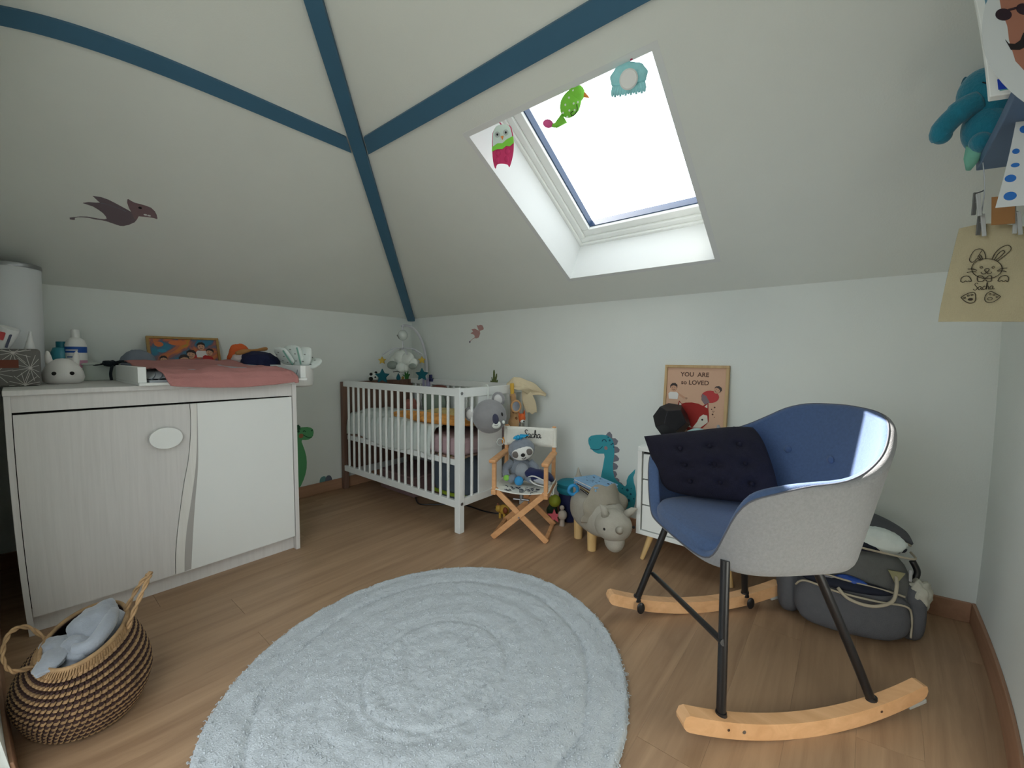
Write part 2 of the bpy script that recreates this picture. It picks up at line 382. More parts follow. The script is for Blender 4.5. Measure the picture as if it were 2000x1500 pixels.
g.add([(a.x, FW, a.z), (b.x, FW, b.z), (b.x, s2, b.z), (a.x, s1, a.z)] + [tuple(V(p) - nL * e) for p in ((a.x, FW, a.z), (b.x, FW, b.z), (b.x, s2, b.z), (a.x, s1, a.z))],
      [(0, 1, 2, 3), (7, 6, 5, 4), (0, 4, 5, 1), (1, 5, 6, 2), (2, 6, 7, 3), (3, 7, 4, 0)])
tag(g.o('trim_2', BLUEP), 'blue painted horizontal beam on the ceiling slope above the changing chest', 'beam', kind='structure')
zb0, zb1 = 1.89457, 1.92739
g = G(); y0_, y1_ = zpB(zb0), zpB(zb1); sx0, sx1 = -y0_ * TB / TL + .058, -y1_ * TB / TL + .058
P4 = [(sx0, y0_, zb0), (sx1, y1_, zb1), (RW, y1_, zb1), (RW, y0_, zb0)]
g.add(P4 + [tuple(V(p) - NB * e) for p in P4], [(0, 1, 2, 3), (7, 6, 5, 4), (0, 4, 5, 1), (1, 5, 6, 2), (2, 6, 7, 3), (3, 7, 4, 0)])
tag(g.o('trim_3', BLUEP), 'blue painted horizontal beam on the ceiling slope above the skylight', 'beam', kind='structure')
# baseboards
BH = 0.07706
def bb(name, a, label): tag(G().box(*a, 0, BH).o(name, BASEB, bev=.003), label, 'baseboard', kind='structure')
bb('baseboard_left', (0, .012, FW, 0), 'brown wooden baseboard along the wall behind the changing chest')
bb('baseboard_back', (.012, RW - .012, -.012, 0), 'brown wooden baseboard along the skylight wall')
bb('baseboard_right', (RW - .012, RW, FW, 0), 'brown wooden baseboard along the side wall beside the rocking chair')
bb('baseboard_front', (.012, WX0 - .01, FW, FW + .012), 'brown wooden baseboard behind the wicker basket')
# outlines of stickers and prints, measured in metres on the plane they lie on
TEAL_BODY = [(1.6791,0.4763),(1.6822,0.4921),(1.6989,0.5065),(1.7289,0.5151),(1.7683,0.5211),(1.7974,0.5217),(1.8135,0.5147),(1.8328,0.5024),(1.8427,0.48),(1.8465,0.451),(1.8472,0.4215),(1.843,0.3853),(1.8393,0.3549),(1.842,0.3196),(1.8503,0.2854),(1.8696,0.2653),(1.9008,0.2508),(1.9162,0.2451),(1.925,0.2586),(1.9244,0.2819),(1.9358,0.3103),(1.9589,0.3377),(1.9732,0.3546),(1.9709,0.3312),(1.9627,0.3066),(1.9664,0.2784),(1.9759,0.2514),(1.981,0.2121),(1.978,0.1709),(1.9701,0.1342),(1.9529,0.1067),(1.9174,0.0744),(1.7911,0.0673),(1.7669,0.1229),(1.761,0.1829),(1.7581,0.2252),(1.7669,0.2758),(1.7787,0.3386),(1.7872,0.3943),(1.7836,0.4118),(1.7444,0.4059),(1.7176,0.4141),(1.6935,0.4351),(1.6815,0.4581)]
TEAL_SPIKES = [
[(1.791,0.5197),(1.8034,0.5373),(1.816,0.5448),(1.8309,0.5288),(1.8328,0.5024)],
[(1.8295,0.5079),(1.8514,0.5107),(1.8685,0.4982),(1.8615,0.4767),(1.8412,0.465)],
[(1.8431,0.4653),(1.865,0.4625),(1.8789,0.4498),(1.8749,0.4345),(1.8441,0.421)],
[(1.8441,0.4181),(1.863,0.4121),(1.877,0.3978),(1.873,0.3842),(1.8408,0.3718)],
[(1.8402,0.37),(1.861,0.3645),(1.8719,0.3516),(1.8648,0.3344),(1.84,0.3241)],
[(1.84,0.3223),(1.8589,0.3197),(1.8668,0.3051),(1.8578,0.2868),(1.8472,0.2819)],
[(1.8472,0.2836),(1.8691,0.2842),(1.8805,0.2763),(1.8809,0.2587),(1.8664,0.2647)],
[(1.8727,0.2659),(1.8944,0.2613),(1.9102,0.2439),(1.8884,0.2542)]
]
TEAL_EYE = [(1.7691,0.4821),(1.7754,0.4919),(1.7851,0.495),(1.7936,0.4901),(1.7963,0.4827)]
TEAL_MOUTH = [(1.6936,0.429),(1.7173,0.425),(1.7472,0.4306),(1.7666,0.4455),(1.773,0.4537)]
TEAL_DOTS = [(1.7945,0.4465),(1.6926,0.4811),(1.8171,0.4944),(1.8072,0.511),(1.8365,0.478),(1.8271,0.472),(1.8432,0.4594),(1.9306,0.2275),(1.9503,0.2083),(1.9392,0.1709),(1.9001,0.23),(1.9327,0.1928),(1.9687,0.1862),(1.9525,0.2408)]
GREEN_BODY = [(-0.9616,0.4752),(-0.9456,0.4753),(-0.9251,0.4852),(-0.884,0.4822),(-0.859,0.4748),(-0.8446,0.4601),(-0.8408,0.4402),(-0.8455,0.4172),(-0.8565,0.4037),(-0.8778,0.394),(-0.8986,0.3941),(-0.9211,0.3983),(-0.9242,0.3861),(-0.9159,0.3594),(-0.9044,0.3235),(-0.8951,0.2792),(-0.8927,0.2402),(-0.895,0.1978),(-0.9043,0.1568),(-0.9176,0.1212),(-0.9349,0.0867),(-0.9496,0.0689),(-0.9798,0.0699),(-0.9955,0.08),(-1.0001,0.2066),(-0.9919,0.3715),(-0.978,0.4525)]
GREEN_SPIKE = [(-0.9577,0.4706),(-0.9549,0.5015),(-0.9428,0.5063),(-0.929,0.4899),(-0.9316,0.4693)]
GREEN_MOUTH = [(-0.912,0.4329),(-0.8939,0.4176),(-0.8732,0.4083),(-0.8542,0.409)]
GREEN_EYE = [(-0.9136,0.453),(-0.9094,0.4579),(-0.9032,0.4584),(-0.8964,0.4507)]
GREEN_DOTS = [(-0.9273,0.4266),(-0.8532,0.4535),(-0.9439,0.4604)]
EGG_A = [(-0.8081,0.0743),(-0.8068,0.0917),(-0.8008,0.1058),(-0.7896,0.1144),(-0.7763,0.1159),(-0.7639,0.1109),(-0.7649,0.0643)]
EGG_B = [(-0.7685,0.0651),(-0.7671,0.0871),(-0.7622,0.1039),(-0.7517,0.1136),(-0.738,0.1151),(-0.7259,0.1071),(-0.7189,0.092),(-0.7152,0.0709)]
PTERO = [(-1.9668,0.562),(-1.9507,0.5725),(-1.9274,0.5779),(-1.9158,0.5822),(-1.9231,0.589),(-1.9409,0.6106),(-1.9167,0.6135),(-1.894,0.6079),(-1.8723,0.597),(-1.8499,0.5842),(-1.829,0.5721),(-1.8173,0.5647),(-1.8268,0.5847),(-1.8363,0.6142),(-1.8371,0.6301),(-1.8349,0.6336),(-1.8244,0.627),(-1.8131,0.6216),(-1.7949,0.6205),(-1.7762,0.6178),(-1.7589,0.6128),(-1.7434,0.5964),(-1.7352,0.5786),(-1.7296,0.5594),(-1.7318,0.5542),(-1.7417,0.5566),(-1.7569,0.5562),(-1.7771,0.5521),(-1.7917,0.5495),(-1.7947,0.528),(-1.7999,0.5083),(-1.816,0.4864),(-1.833,0.4722),(-1.8438,0.4695),(-1.8606,0.4743),(-1.8791,0.4801),(-1.8901,0.4832),(-1.9026,0.4841),(-1.9235,0.482),(-1.9445,0.4842),(-1.9616,0.4818),(-1.9751,0.4779),(-1.9849,0.4706),(-1.985,0.4579),(-1.9995,0.4565),(-2.0008,0.4661),(-1.9851,0.4739),(-1.9702,0.4829),(-1.95,0.4891),(-1.931,0.4895),(-1.91,0.4893),(-1.8961,0.4915),(-1.8887,0.4975),(-1.8924,0.5099),(-1.9026,0.5265),(-1.9176,0.5409),(-1.9357,0.5539)]
PT_HEAD = [(-1.8173,0.5647),(-1.8268,0.5847),(-1.8363,0.6142),(-1.8371,0.6301),(-1.8349,0.6336),(-1.8244,0.627),(-1.8131,0.6216),(-1.7949,0.6205),(-1.7762,0.6178),(-1.7589,0.6128),(-1.7434,0.5964),(-1.7352,0.5786),(-1.7296,0.5594),(-1.7318,0.5542),(-1.7417,0.5566),(-1.7569,0.5562),(-1.7771,0.5521),(-1.7917,0.5495),(-1.7947,0.528),(-1.804,0.5281)]
PT_WING = [(-1.9157,0.5812),(-1.897,0.5828),(-1.8738,0.5768),(-1.8502,0.5692),(-1.8333,0.5621)]
PT_DOTS = [(-1.7933,0.6004),(-1.7715,0.5665),(-1.7592,0.5659)]
BIRD = [(0.7569,1.2021),(0.7723,1.197),(0.7937,1.2013),(0.8119,1.1974),(0.824,1.1794),(0.8252,1.1684),(0.8059,1.1626),(0.7877,1.1589),(0.7907,1.1389),(0.7785,1.1128),(0.757,1.1053),(0.7352,1.1072),(0.7132,1.1002),(0.6955,1.0871),(0.6923,1.0826),(0.6892,1.0854),(0.693,1.0898),(0.712,1.1029),(0.7308,1.1105),(0.7371,1.1148),(0.7352,1.1273),(0.7195,1.1368),(0.6943,1.1421),(0.7101,1.1527),(0.7195,1.1569),(0.7038,1.1732),(0.7383,1.1763),(0.7631,1.1664),(0.7816,1.1591),(0.7693,1.175)]
BIRD_DOT = [(0.686,1.0814)]
CACTUS = [(0.8966,0.7787),(0.8906,0.8004),(0.8965,0.805),(0.9053,0.7988),(0.9022,0.8271),(0.9081,0.8295),(0.9169,0.808),(0.9184,0.8668),(0.9224,0.88),(0.9311,0.8802),(0.9353,0.8629),(0.936,0.8239),(0.9457,0.8524),(0.9554,0.8548),(0.9555,0.8332),(0.9488,0.8048),(0.9602,0.8118),(0.9643,0.8076),(0.9575,0.7814)]
CACTUS2 = [(-0.0738,0.7839),(-0.0759,0.8039),(-0.0972,0.8184),(-0.0947,0.8243),(-0.0758,0.8139),(-0.0779,0.8398),(-0.0707,0.8436),(-0.0565,0.8273),(-0.0466,0.8491),(-0.0383,0.849),(-0.042,0.823),(-0.0274,0.8267),(-0.0211,0.8225),(-0.0349,0.8027),(-0.0401,0.7787)]
CAC_YEL = [(-0.0951,0.7946)]
BUNNY = [
[(3.0921,1.1892),(3.0874,1.1958),(3.0815,1.1883),(3.0769,1.1878),(3.0737,1.1932),(3.0757,1.2031),(3.0822,1.2145),(3.0913,1.2165),(3.0976,1.2108),(3.1009,1.2004),(3.1014,1.1933)],
[(3.0945,1.2127),(3.0873,1.1974)],
[(3.0925,1.2023),(3.0966,1.1918)],
[(3.0898,1.1995),(3.0941,1.1906)],
[(3.1126,1.1922),(3.1176,1.2047),(3.1266,1.2147),(3.1373,1.2196),(3.1435,1.216),(3.1444,1.209),(3.1376,1.2007),(3.1286,1.1917),(3.1219,1.1863)],
[(3.1165,1.1898),(3.1223,1.2022),(3.1298,1.2084),(3.1337,1.2061),(3.13,1.1995),(3.1188,1.1876)],
[(3.1003,1.1693),(3.1041,1.171),(3.1079,1.169),(3.1065,1.1647),(3.1035,1.163),(3.1007,1.1662),(3.1003,1.1693)],
[(3.0941,1.1632),(3.0976,1.1589),(3.1021,1.1601),(3.1037,1.163),(3.1059,1.1588),(3.1112,1.1593),(3.1122,1.1626)],
[(3.0713,1.1727),(3.0805,1.1718),(3.0875,1.1679)],
[(3.0701,1.1646),(3.0792,1.1662),(3.0868,1.1643)],
[(3.1217,1.1638),(3.1292,1.1688),(3.1391,1.169)],
[(3.1225,1.1632),(3.1308,1.1633),(3.1378,1.1608)],
[(3.0601,1.1455),(3.0614,1.1536),(3.0673,1.1567),(3.0735,1.1556),(3.078,1.148),(3.0777,1.143),(3.0738,1.1453),(3.0716,1.1435),(3.0685,1.1458),(3.0663,1.1435),(3.0633,1.1432),(3.0601,1.1455)],
[(3.1236,1.1414),(3.1267,1.1491),(3.1342,1.1531),(3.1403,1.1501),(3.1417,1.1431),(3.1399,1.1383),(3.1368,1.1415),(3.1338,1.1387),(3.1299,1.1419),(3.1269,1.1402),(3.1236,1.1414)],
[(3.0881,1.1492),(3.0894,1.1552),(3.0962,1.1546),(3.0997,1.1502),(3.1032,1.15),(3.1069,1.1537),(3.1122,1.1536),(3.1124,1.1462),(3.111,1.1409),(3.1057,1.1417),(3.1029,1.145),(3.0999,1.1452),(3.0967,1.142),(3.0898,1.143),(3.0881,1.1492)],
[(3.062,1.1084),(3.0689,1.1141),(3.0764,1.1176),(3.0824,1.1186),(3.0863,1.1149),(3.0872,1.1027),(3.0848,1.0957),(3.0773,1.0941),(3.0696,1.0987),(3.062,1.1084)],
[(3.1295,1.1062),(3.1218,1.1126),(3.1141,1.1181),(3.1096,1.1174),(3.1045,1.1117),(3.1026,1.1017),(3.1059,1.0955),(3.1119,1.0936),(3.1194,1.0958),(3.1267,1.1024),(3.1295,1.1062)],
[(3.1303,1.1683),(3.1292,1.1741),(3.1265,1.1797),(3.1222,1.1847),(3.1166,1.1888),(3.1102,1.1916),(3.1034,1.1931),(3.0966,1.193),(3.0904,1.1914),(3.085,1.1884),(3.081,1.1841),(3.0786,1.1789),(3.0779,1.173),(3.079,1.167),(3.0818,1.1613),(3.0861,1.1562),(3.0916,1.1521),(3.098,1.1493),(3.1048,1.148),(3.1115,1.1483),(3.1177,1.15),(3.123,1.1531),(3.127,1.1574),(3.1295,1.1626),(3.1303,1.1683)]
]
BUN_DOTS = [(3.0945,1.1743),(3.1149,1.1724),(3.0785,1.1028),(3.0685,1.1069),(3.0743,1.1117),(3.0808,1.1128),(3.1116,1.1022),(3.1113,1.1123),(3.1181,1.1109),(3.1235,1.1056)]
BUN_TEXT = [(3.0784,1.1236),(3.12,1.1207),(3.0779,1.1379)]
# ------------------------------------------------------------------ wall stickers
MBK = frame((0, 0, 0), (1, 0, 0), (0, 0, 1)); MLF = frame((0, 0, 0), (0, 1, 0), (0, 0, 1)); MSL = frame((0, 0, H), (0, 1, 0), (1, 0, TL))
D = 0.0012
TEAL = mat('teal_vinyl', (52, 152, 166), .6); SPK = mat('grey_mauve_vinyl', (118, 118, 128), .6); TEALD = mat('deep_teal_vinyl', (18, 78, 100), .6)
PINKV = mat('blush_vinyl', (150, 128, 128), .6); GRN = mat('green_vinyl', (84, 158, 102), .6); GRND = mat('dark_green_vinyl', (24, 78, 48), .6)
MAUV = mat('mauve_vinyl', (112, 100, 106), .6); MAUVH = mat('pink_mauve_vinyl', (126, 104, 108), .6); ROSE = mat('rose_vinyl', (176, 136, 132), .6); CACT = mat('olive_vinyl', (92, 104, 58), .6)
t = thing('dinosaur_sticker', (1.82, 0, .3), 'teal smiling dinosaur wall sticker with grey back spikes, above the animal stool', 'sticker')
G().poly(TEAL_BODY, D, MBK).o('body', TEAL, t)
for s_ in TEAL_SPIKES: G().poly(s_, D * .8, MBK).o('spike', SPK, t)
g = G(); g.line(spline(TEAL_EYE, 4), .005, MBK, D * 1.5); g.line(spline(TEAL_MOUTH, 4), .004, MBK, D * 1.5); g.disc(TEAL_DOTS[1], .003, MBK, D * 1.5); g.o('face_drawing', TEALD, t)
G().disc(TEAL_DOTS[0], .011, MBK, D * 1.5).o('cheek', PINKV, t)
for p, r in zip(TEAL_DOTS[2:], (.006, .004, .005, .004, .004, .008, .006, .008, .004, .003, .004, .003)): G().disc(p, r, MBK, D * 1.5, 12).o('spot', TEALD, t)
t = thing('dinosaur_sticker', (0, -.92, .3), 'green smiling dinosaur wall sticker half hidden behind the changing chest', 'sticker')
G().poly(GREEN_BODY, D, MLF).o('body', GRN, t); G().poly(GREEN_SPIKE, D * 1.4, MLF).o('spike', GRND, t)
g = G(); g.line(spline(GREEN_MOUTH, 4), .005, MLF, D * 1.5); g.line(spline(GREEN_EYE, 4), .005, MLF, D * 1.5); g.disc(GREEN_DOTS[1], .005, MLF, D * 1.5); g.disc(GREEN_DOTS[2], .009, MLF, D * 1.7); g.o('face_drawing', GRND, t)
G().disc(GREEN_DOTS[0], .016, MLF, D * 1.5).o('cheek', mat('terracotta_vinyl', (150, 104, 72), .6), t)
t = thing('egg_sticker', (0, -.73, .08), 'pair of teal and grey-mauve egg stickers low on the wall beside the crib', 'sticker')
G().poly(EGG_A, D, MLF).o('egg', mat('soft_teal_vinyl', (92, 138, 136), .6), t); G().poly(EGG_B, D * 1.5, MLF).o('egg', mat('slate_vinyl', (92, 98, 112), .6), t)
t = thing('pterosaur_sticker', tuple(MSL @ V((-1.85, .45, 0))), 'big mauve flying pterosaur sticker on the slope above the changing chest', 'sticker')
G().poly(PTERO, D, MSL).o('body', MAUV, t); G().poly(PT_HEAD, D * 1.4, MSL).o('head', MAUVH, t)
G().line(PT_WING, .003, MSL, D * 1.5).o('wing_line', SPK, t)
g = G(); g.disc(PT_DOTS[0], .006, MSL, D * 2); g.o('eye', BLACK, t)
for p in PT_DOTS[1:]: G().disc(p, (.006, .004), MSL, D * 2).o('tooth', WLAC, t)
t = thing('pterosaur_sticker', (.77, 0, 1.1), 'small rose flying pterosaur sticker high above the crib', 'sticker')
G().poly(BIRD, D, MBK).o('body', ROSE, t); G().disc(BIRD_DOT[0], .008, MBK, D).o('tail_tip', SPK, t)
tag(G().poly(CACTUS, D, MBK).o('cactus_sticker', CACT), 'olive green cactus sticker on the wall above the crib rail', 'sticker')
t = thing('cactus_sticker', (0, -.06, .78), 'bright green cactus sticker with a yellow flower above the brown headboard', 'sticker')
G().poly(CACTUS2, D, MLF).o('cactus', mat('leaf_green_vinyl', (54, 116, 56), .6), t); G().disc(CAC_YEL[0], .014, MLF, D * 1.5).o('flower', mat('mustard_vinyl', (168, 146, 70), .6), t)

# ------------------------------------------------------------------ changing chest
XF, CY0, CY1, CT = 0.76235, -2.211, -1.275, .846
ch = thing('changing_chest', (.38, -1.74, 0), 'pale wood changing chest with a white door and an oval knob', 'dresser')
G().box(.02, XF + .004, CY0, CY1, CT - .018, CT).o('top', ASH, ch, bev=.002)
G().box(.02, XF, CY0 + .002, CY0 + .020, 0, CT - .018).o('side_panel', ASH, ch, bev=.001)
G().box(.02, XF, CY1 - .022, CY1 - .003, 0, CT - .018).o('side_panel', ASH, ch, bev=.001)
G().box(XF - .03, XF - .008, CY0 + .020, CY1 - .022, .772, CT - .018).o('header_rail', ASH, ch)
G().box(.04, XF - .035, CY0 + .020, CY1 - .022, .02, .80).o('carcass', DARK, ch)
G().box(XF - .05, XF - .032, CY0 + .020, CY1 - .022, 0, .085).o('plinth', ASH, ch)
MD = frame((XF - .022, 0, 0), (0, 1, 0), (0, 0, 1))           # door plane: (y, z), z axis into the room
edge = [(-1.703, .764), (-1.702, .70), (-1.706, .62), (-1.716, .53), (-1.733, .44), (-1.748, .34), (-1.762, .24), (-1.771, .15), (-1.774, .066)]
edge = [tuple(p) for p in spline(edge, 3)]
sh = lambda ps, d: [(p[0] + d, p[1]) for p in ps]
d1 = G().poly([(CY0 + .0225, .764)] + sh(edge, -.001) + [(CY0 + .0225, .064)], .018, MD).o('door', ASH, ch)
MK = MD @ Matrix.Translation((-1.787, .636, .018))
G(MK).poly([(.052 * math.cos(a * PI / 20), .042 * math.sin(a * PI / 20)) for a in range(40)], .012, Matrix.Translation((0, 0, .012))).o('knob', WLAC, d1, bev=.004)
d2 = G().poly(sh(edge, .001) + [(CY1 - .0255, .070), (CY1 - .0255, .766)], .020, MD).o('door', lab and WLAC, ch)
lab(d1, 'left door in pale grey wood grain'); lab(d2, 'right door in plain white')
t0 = [(-1.680, .764), (-1.684, .62), (-1.692, .50), (-1.712, .36), (-1.730, .25), (-1.741, .15), (-1.745, .068)]
t1 = [(-1.678, .764), (-1.680, .62), (-1.684, .50), (-1.698, .36), (-1.708, .25), (-1.716, .15), (-1.722, .071)]
A = [tuple(p) for p in spline(t0, 4)]; B = [tuple(p) for p in spline(t1, 4)]
G().poly(A + B[::-1], .0008, MD @ Matrix.Translation((0, 0, .020))).o('stripe', mat('grey_inlay', (170, 168, 164), .5), d2)
G().poly(sh(edge, .001) + A[::-1], .0006, MD @ Matrix.Translation((0, 0, .020))).o('stripe', ASHW, d2)
# changing tray standing on the chest
tr = thing('changing_tray', (.5, -1.55, CT), 'white changing tray with low side boards, on top of the chest', 'tray')
G().box(.27, .785, -1.862, -1.232, CT, CT + .011).o('base_board', WLAC, tr, bev=.002)
G().box(.27, .768, -1.862, -1.836, CT + .011, .918).o('side_board', WLAC, tr, bev=.002)
G().box(.27, .768, -1.258, -1.232, CT + .011, .918).o('side_board', WLAC, tr, bev=.002)
# mat and cover
GREYM = mat('grey_wipe_fabric', (168, 174, 180), .6, .05, 20)
def matf(u, v):
    y = -1.828 + .555 * u + .008 * math.sin(v * PI); x = .285 + .475 * v
    hh = .055 + .035 * (1 - v) ** 2 + .012 * math.sin(u * PI) ** .5
    e_ = min(1, 9 * min(u, 1 - u, v, 1 - v) + .12) ** .5; hh *= .72
    return (x, y, CT + .012 + hh * e_ + .004 * noise.noise(V((x * 9, y * 9, 3))))
cm = thing('changing_mat', (.52, -1.55, CT + .011), 'grey leaf-print changing mat under the pink cover', 'mat')
g = G(); g.grid(matf, 40, 30); g.box(.29, .758, -1.826, -1.275, CT + .011, CT + .02); g.o('pad', GREYM, cm, smooth=60)
lf = mat('dark_leaf_print', (70, 76, 84), .7)
for i, (yy, a) in enumerate(((-1.822, .5), (-1.80, .2), (-1.285, .45))):
    M = frame((.7605, yy + .012, CT + .035), (0, 1, 0), (0, 0, 1))
    G().line(spline([(-.012, -.014), (0, 0), (.004, .018)], 4), .003, M).o('leaf_print', lf, cm)
PINK = mat('pink_muslin', (176, 122, 118), .9, .06, 14, .35, 220)
def cover(u, v):
    yl = -1.835 + .065 * v; yr = -1.375 + .095 * v if v < 1 else -1.28
    yr = -1.40 + .12 * min(1, v * 1.25)
    y = yl + (yr - yl) * u
    prof = [(.30, .940), (.40, .922), (.52, .910), (.64, .908), (.735, .905), (.775, .890), (.796, .862), (.797, .826 + .018 * (2 * u - 1) ** 2)]
    s_ = v * 6.999; i = int(s_); f = s_ - i; a, b = prof[i], prof[i + 1]
    x = a[0] + (b[0] - a[0]) * f; z = a[1] + (b[1] - a[1]) * f
    nz = .009 * noise.noise(V((x * 9, y * 13, 1.3))) + .004 * noise.noise(V((x * 30, y * 22, 5)))
    fold = .007 * math.exp(-((x - .70 + .05 * math.sin(y * 14)) / .018) ** 2) * (1 if u > .3 else .4)
    return (x + (nz * .8 if v > .72 else 0), y, z + (nz + fold if v <= .8 else nz * .3) - .006 * (u > .97))
tag(G().grid(cover, 70, 56, th=.004).o('towel', PINK, smooth=True), 'pink muslin towel spread over the changing mat', 'towel')

# ------------------------------------------------------------------ things standing on the chest
pf = thing('picture_frame', (.03, -1.56, CT), 'wooden frame with a colourful family collage, behind the changing mat', 'picture frame')
MP = frame((.10, -1.712, CT + .001), (0, 1, 0), (-.32, 0, 1)); w_, h_ = .318, .228
OAKF = wood('oak_frame', (150, 118, 66), (176, 142, 86), .5, 4, 0, 0, .02)
g = G(MP)
for a in ((0, w_, 0, .012), (0, w_, h_ - .012, h_), (0, .012, .012, h_ - .012), (w_ - .012, w_, .012, h_ - .012)): g.box(a[0], a[1], a[2], a[3], -.012, .006)
g.o('frame', OAKF, pf)
def paint(name, seed, cols, scale):
    m = bpy.data.materials.new(name); m.use_nodes = True; N = m.node_tree.nodes; L = m.node_tree.links; b = N['Principled BSDF']; b.inputs['Roughness'].default_value = .35
    tc = N.new('ShaderNodeTexCoord'); n = N.new('ShaderNodeTexNoise'); n.inputs['Scale'].default_value = scale; n.inputs['Detail'].default_value = 3; n.inputs['Distortion'].default_value = 1.5
    mp = N.new('ShaderNodeMapping'); mp.inputs['Location'].default_value = (seed, seed * 2, 0); L.new(tc.outputs['Object'], mp.inputs[0]); L.new(mp.outputs[0], n.inputs[0])
    r = N.new('ShaderNodeValToRGB'); r.color_ramp.interpolation = 'B_SPLINE'; e = r.color_ramp.elements
    for i, c in enumerate(cols):
        x = e[i] if i < 2 else e.new(1); x.position = .28 + .44 * i / (len(cols) - 1); x.color = srgb(*c)
    L.new(n.outputs[0], r.inputs[0]); L.new(r.outputs[0], b.inputs['Base Color']); return m
ART = paint('abstract_painting', 3, [(20, 110, 50), (30, 130, 170), (50, 70, 90), (226, 112, 40), (150, 150, 50)], 8)
G(MP).box(.012, w_ - .012, .012, h_ - .012, -.006, .0).o('picture', ART, pf)
SKIN = mat('skin_print', (196, 150, 120), .5); HAIR = mat('hair_print', (40, 28, 24), .5); REDP = mat('red_print', (176, 34, 34), .5); WHP = mat('white_print', (220, 218, 214), .5)
def figure(nm, par, M, c, s, top, hair=HAIR, lean=0):
    """small printed figure: head, hair, body in TOP colour"""
    R = M @ Matrix.Translation((c[0], c[1], 0)) @ Matrix.Rotation(lean, 4, 'Z')
    fgr = G(R).poly([(-.9 * s, -2.4 * s), (.9 * s, -2.4 * s), (1.05 * s, -1.3 * s), (.7 * s, -.9 * s), (-.7 * s, -.9 * s), (-1.05 * s, -1.3 * s)], .0012, I4).o(nm, top, par)
    G(R).disc((0, 0), (.62 * s, .78 * s), I4, .0018).o('face_print', SKIN, fgr)
    G(R).poly([(-.7 * s, -.1 * s), (-.74 * s, .5 * s), (-.35 * s, .95 * s), (.3 * s, 1.0 * s), (.72 * s, .6 * s), (.7 * s, -.05 * s), (.5 * s, .35 * s), (0, .5 * s), (-.5 * s, .35 * s)], .0024, I4).o('hair_print', hair, fgr)
    g = G(R)
    for x in (-.25, .25): g.disc((x * s, .08 * s), .07 * s, I4, .0024, 8)
    g.line(arc((0, -.2 * s), .25 * s, 200, 340, 6), .07 * s, I4, .0024); g.o('face_drawing', BLACK, fgr)
YEL = mat('yellow_print', (206, 176, 60), .5)
MPz = MP @ Matrix.Translation((0, 0, .0005))
figure('person_print', pf, MPz, (.062, .100), .022, REDP); figure('person_print', pf, MPz @ Matrix.Translation((0, 0, .002)), (.150, .098), .031, REDP, lean=.1); figure('person_print', pf, MPz, (.182, .128), .029, YEL, lean=-.2)
figure('person_print', pf, MPz, (.232, .176), .026, WHP); figure('person_print', pf, MPz @ Matrix.Translation((0, 0, .002)), (.268, .142), .024, REDP, lean=-.3)
for p, r, m in (((.05, .185), (.019, .014), mat('orange_print', (206, 112, 62), .5)), ((.13, .195), (.04, .015), MATS['orange_print']), ((.06, .150), (.02, .010), mat('cyan_print', (50, 140, 170), .5)), ((.20, .13), (.03, .02), REDP), ((.27, .045), (.02, .02), YEL)):
    G(MP).disc(p, r, I4, .0008, 14).o('paint_blob', m, pf)
# clothes and brush
def cloth(name, c, r, m, label, cat, seed, amp=.3, f=1.6, M=None, nu=36, nv=22):
    g = G(); g.ell(c, r, M, nu, nv, lambda d: (fb(d, amp, f, seed) * (1 + .06 * noise.noise(d * 7 + V((seed, 0, 0)))))); ob = g.o(name, m, smooth=True); return tag(ob, label, cat)
cloth('folded_garment', (.20, -1.345, .965), (.055, .052, .062), mat('orange_cotton', (206, 96, 48), .9, .06, 20, .3, 200), 'orange folded garment peeping out behind the navy one', 'clothes', 3)
cloth('folded_garment', (.30, -1.355, .945), (.04, .05, .035), mat('white_red_cotton', (198, 186, 182), .9, .1, 30, .3, 200), 'white and grey baby garment tucked under the brush', 'clothes', 9)
cloth('folded_garment', (.32, -1.285, .925), (.085, .105, .062), mat('navy_cotton', (24, 30, 62), .9, .1, 20, .3, 200), 'navy blue garment heaped on the tray under the brush', 'clothes', 5, .22)
cloth('folded_garment', (.26, -1.43, .905), (.04, .05, .03), mat('red_cotton', (170, 48, 42), .9, .1, 20, .3, 200), 'red garment squeezed between the picture frame and the navy heap', 'clothes', 8)
br = thing('hairbrush', (.31, -1.31, .99), 'wooden brush lying on the navy garment', 'brush')
BRW = wood('brush_wood', (150, 104, 56), (176, 128, 74), .5, 8, 1, 0, .02)
b0, b1 = V((.32, -1.395, .978)), V((.28, -1.225, 1.008))
G().tube([b0 + (b1 - b0) * t_ for t_ in (0, .1, .25, .4, .5)], [.008, .014, .016, .013, .009], 10).o('brush_head', BRW, br, smooth=50)
G().tube([b0 + (b1 - b0) * t_ for t_ in (.5, .7, .9, .97, 1)], [.009, .008, .011, .010, .005], 10).o('handle', BRW, br, smooth=50)
# bin of nappies on the end of the tray
bn = thing('nappy_bin', (.47, -1.142, .795), 'white plastic bin hooked on the end of the changing tray, full of nappies', 'bin')
G().lathe([(.0, .0), (.062, .0), (.074, .008), (.078, .03), (.082, .118), (.079, .118), (.074, .03), (.06, .012), (0, .012)], 28, Matrix.Translation((.47, -1.142, .796))).o('bowl', WPLA, bn, smooth=45)
G().box(.44, .50, -1.265, -1.222, .908, .916).o('hook', WPLA, bn, bev=.003)
NAP = mat('white_nappy', (220, 228, 224), .85, .04, 40, .2, 120); NAPG = mat('pale_green_print', (120, 164, 150), .8); NAPO = mat('orange_print_nappy', (176, 132, 84), .8); NAPD = mat('grey_print', (112, 112, 108), .8)
nl = ['folded white nappy, rearmost of the fan in the hanging bin', 'folded white nappy standing second in the fan in the hanging bin', 'folded white nappy with a brown animal print, in front of the fan in the bin', 'white nappy lying flat lowest at the rim of the hanging bin']
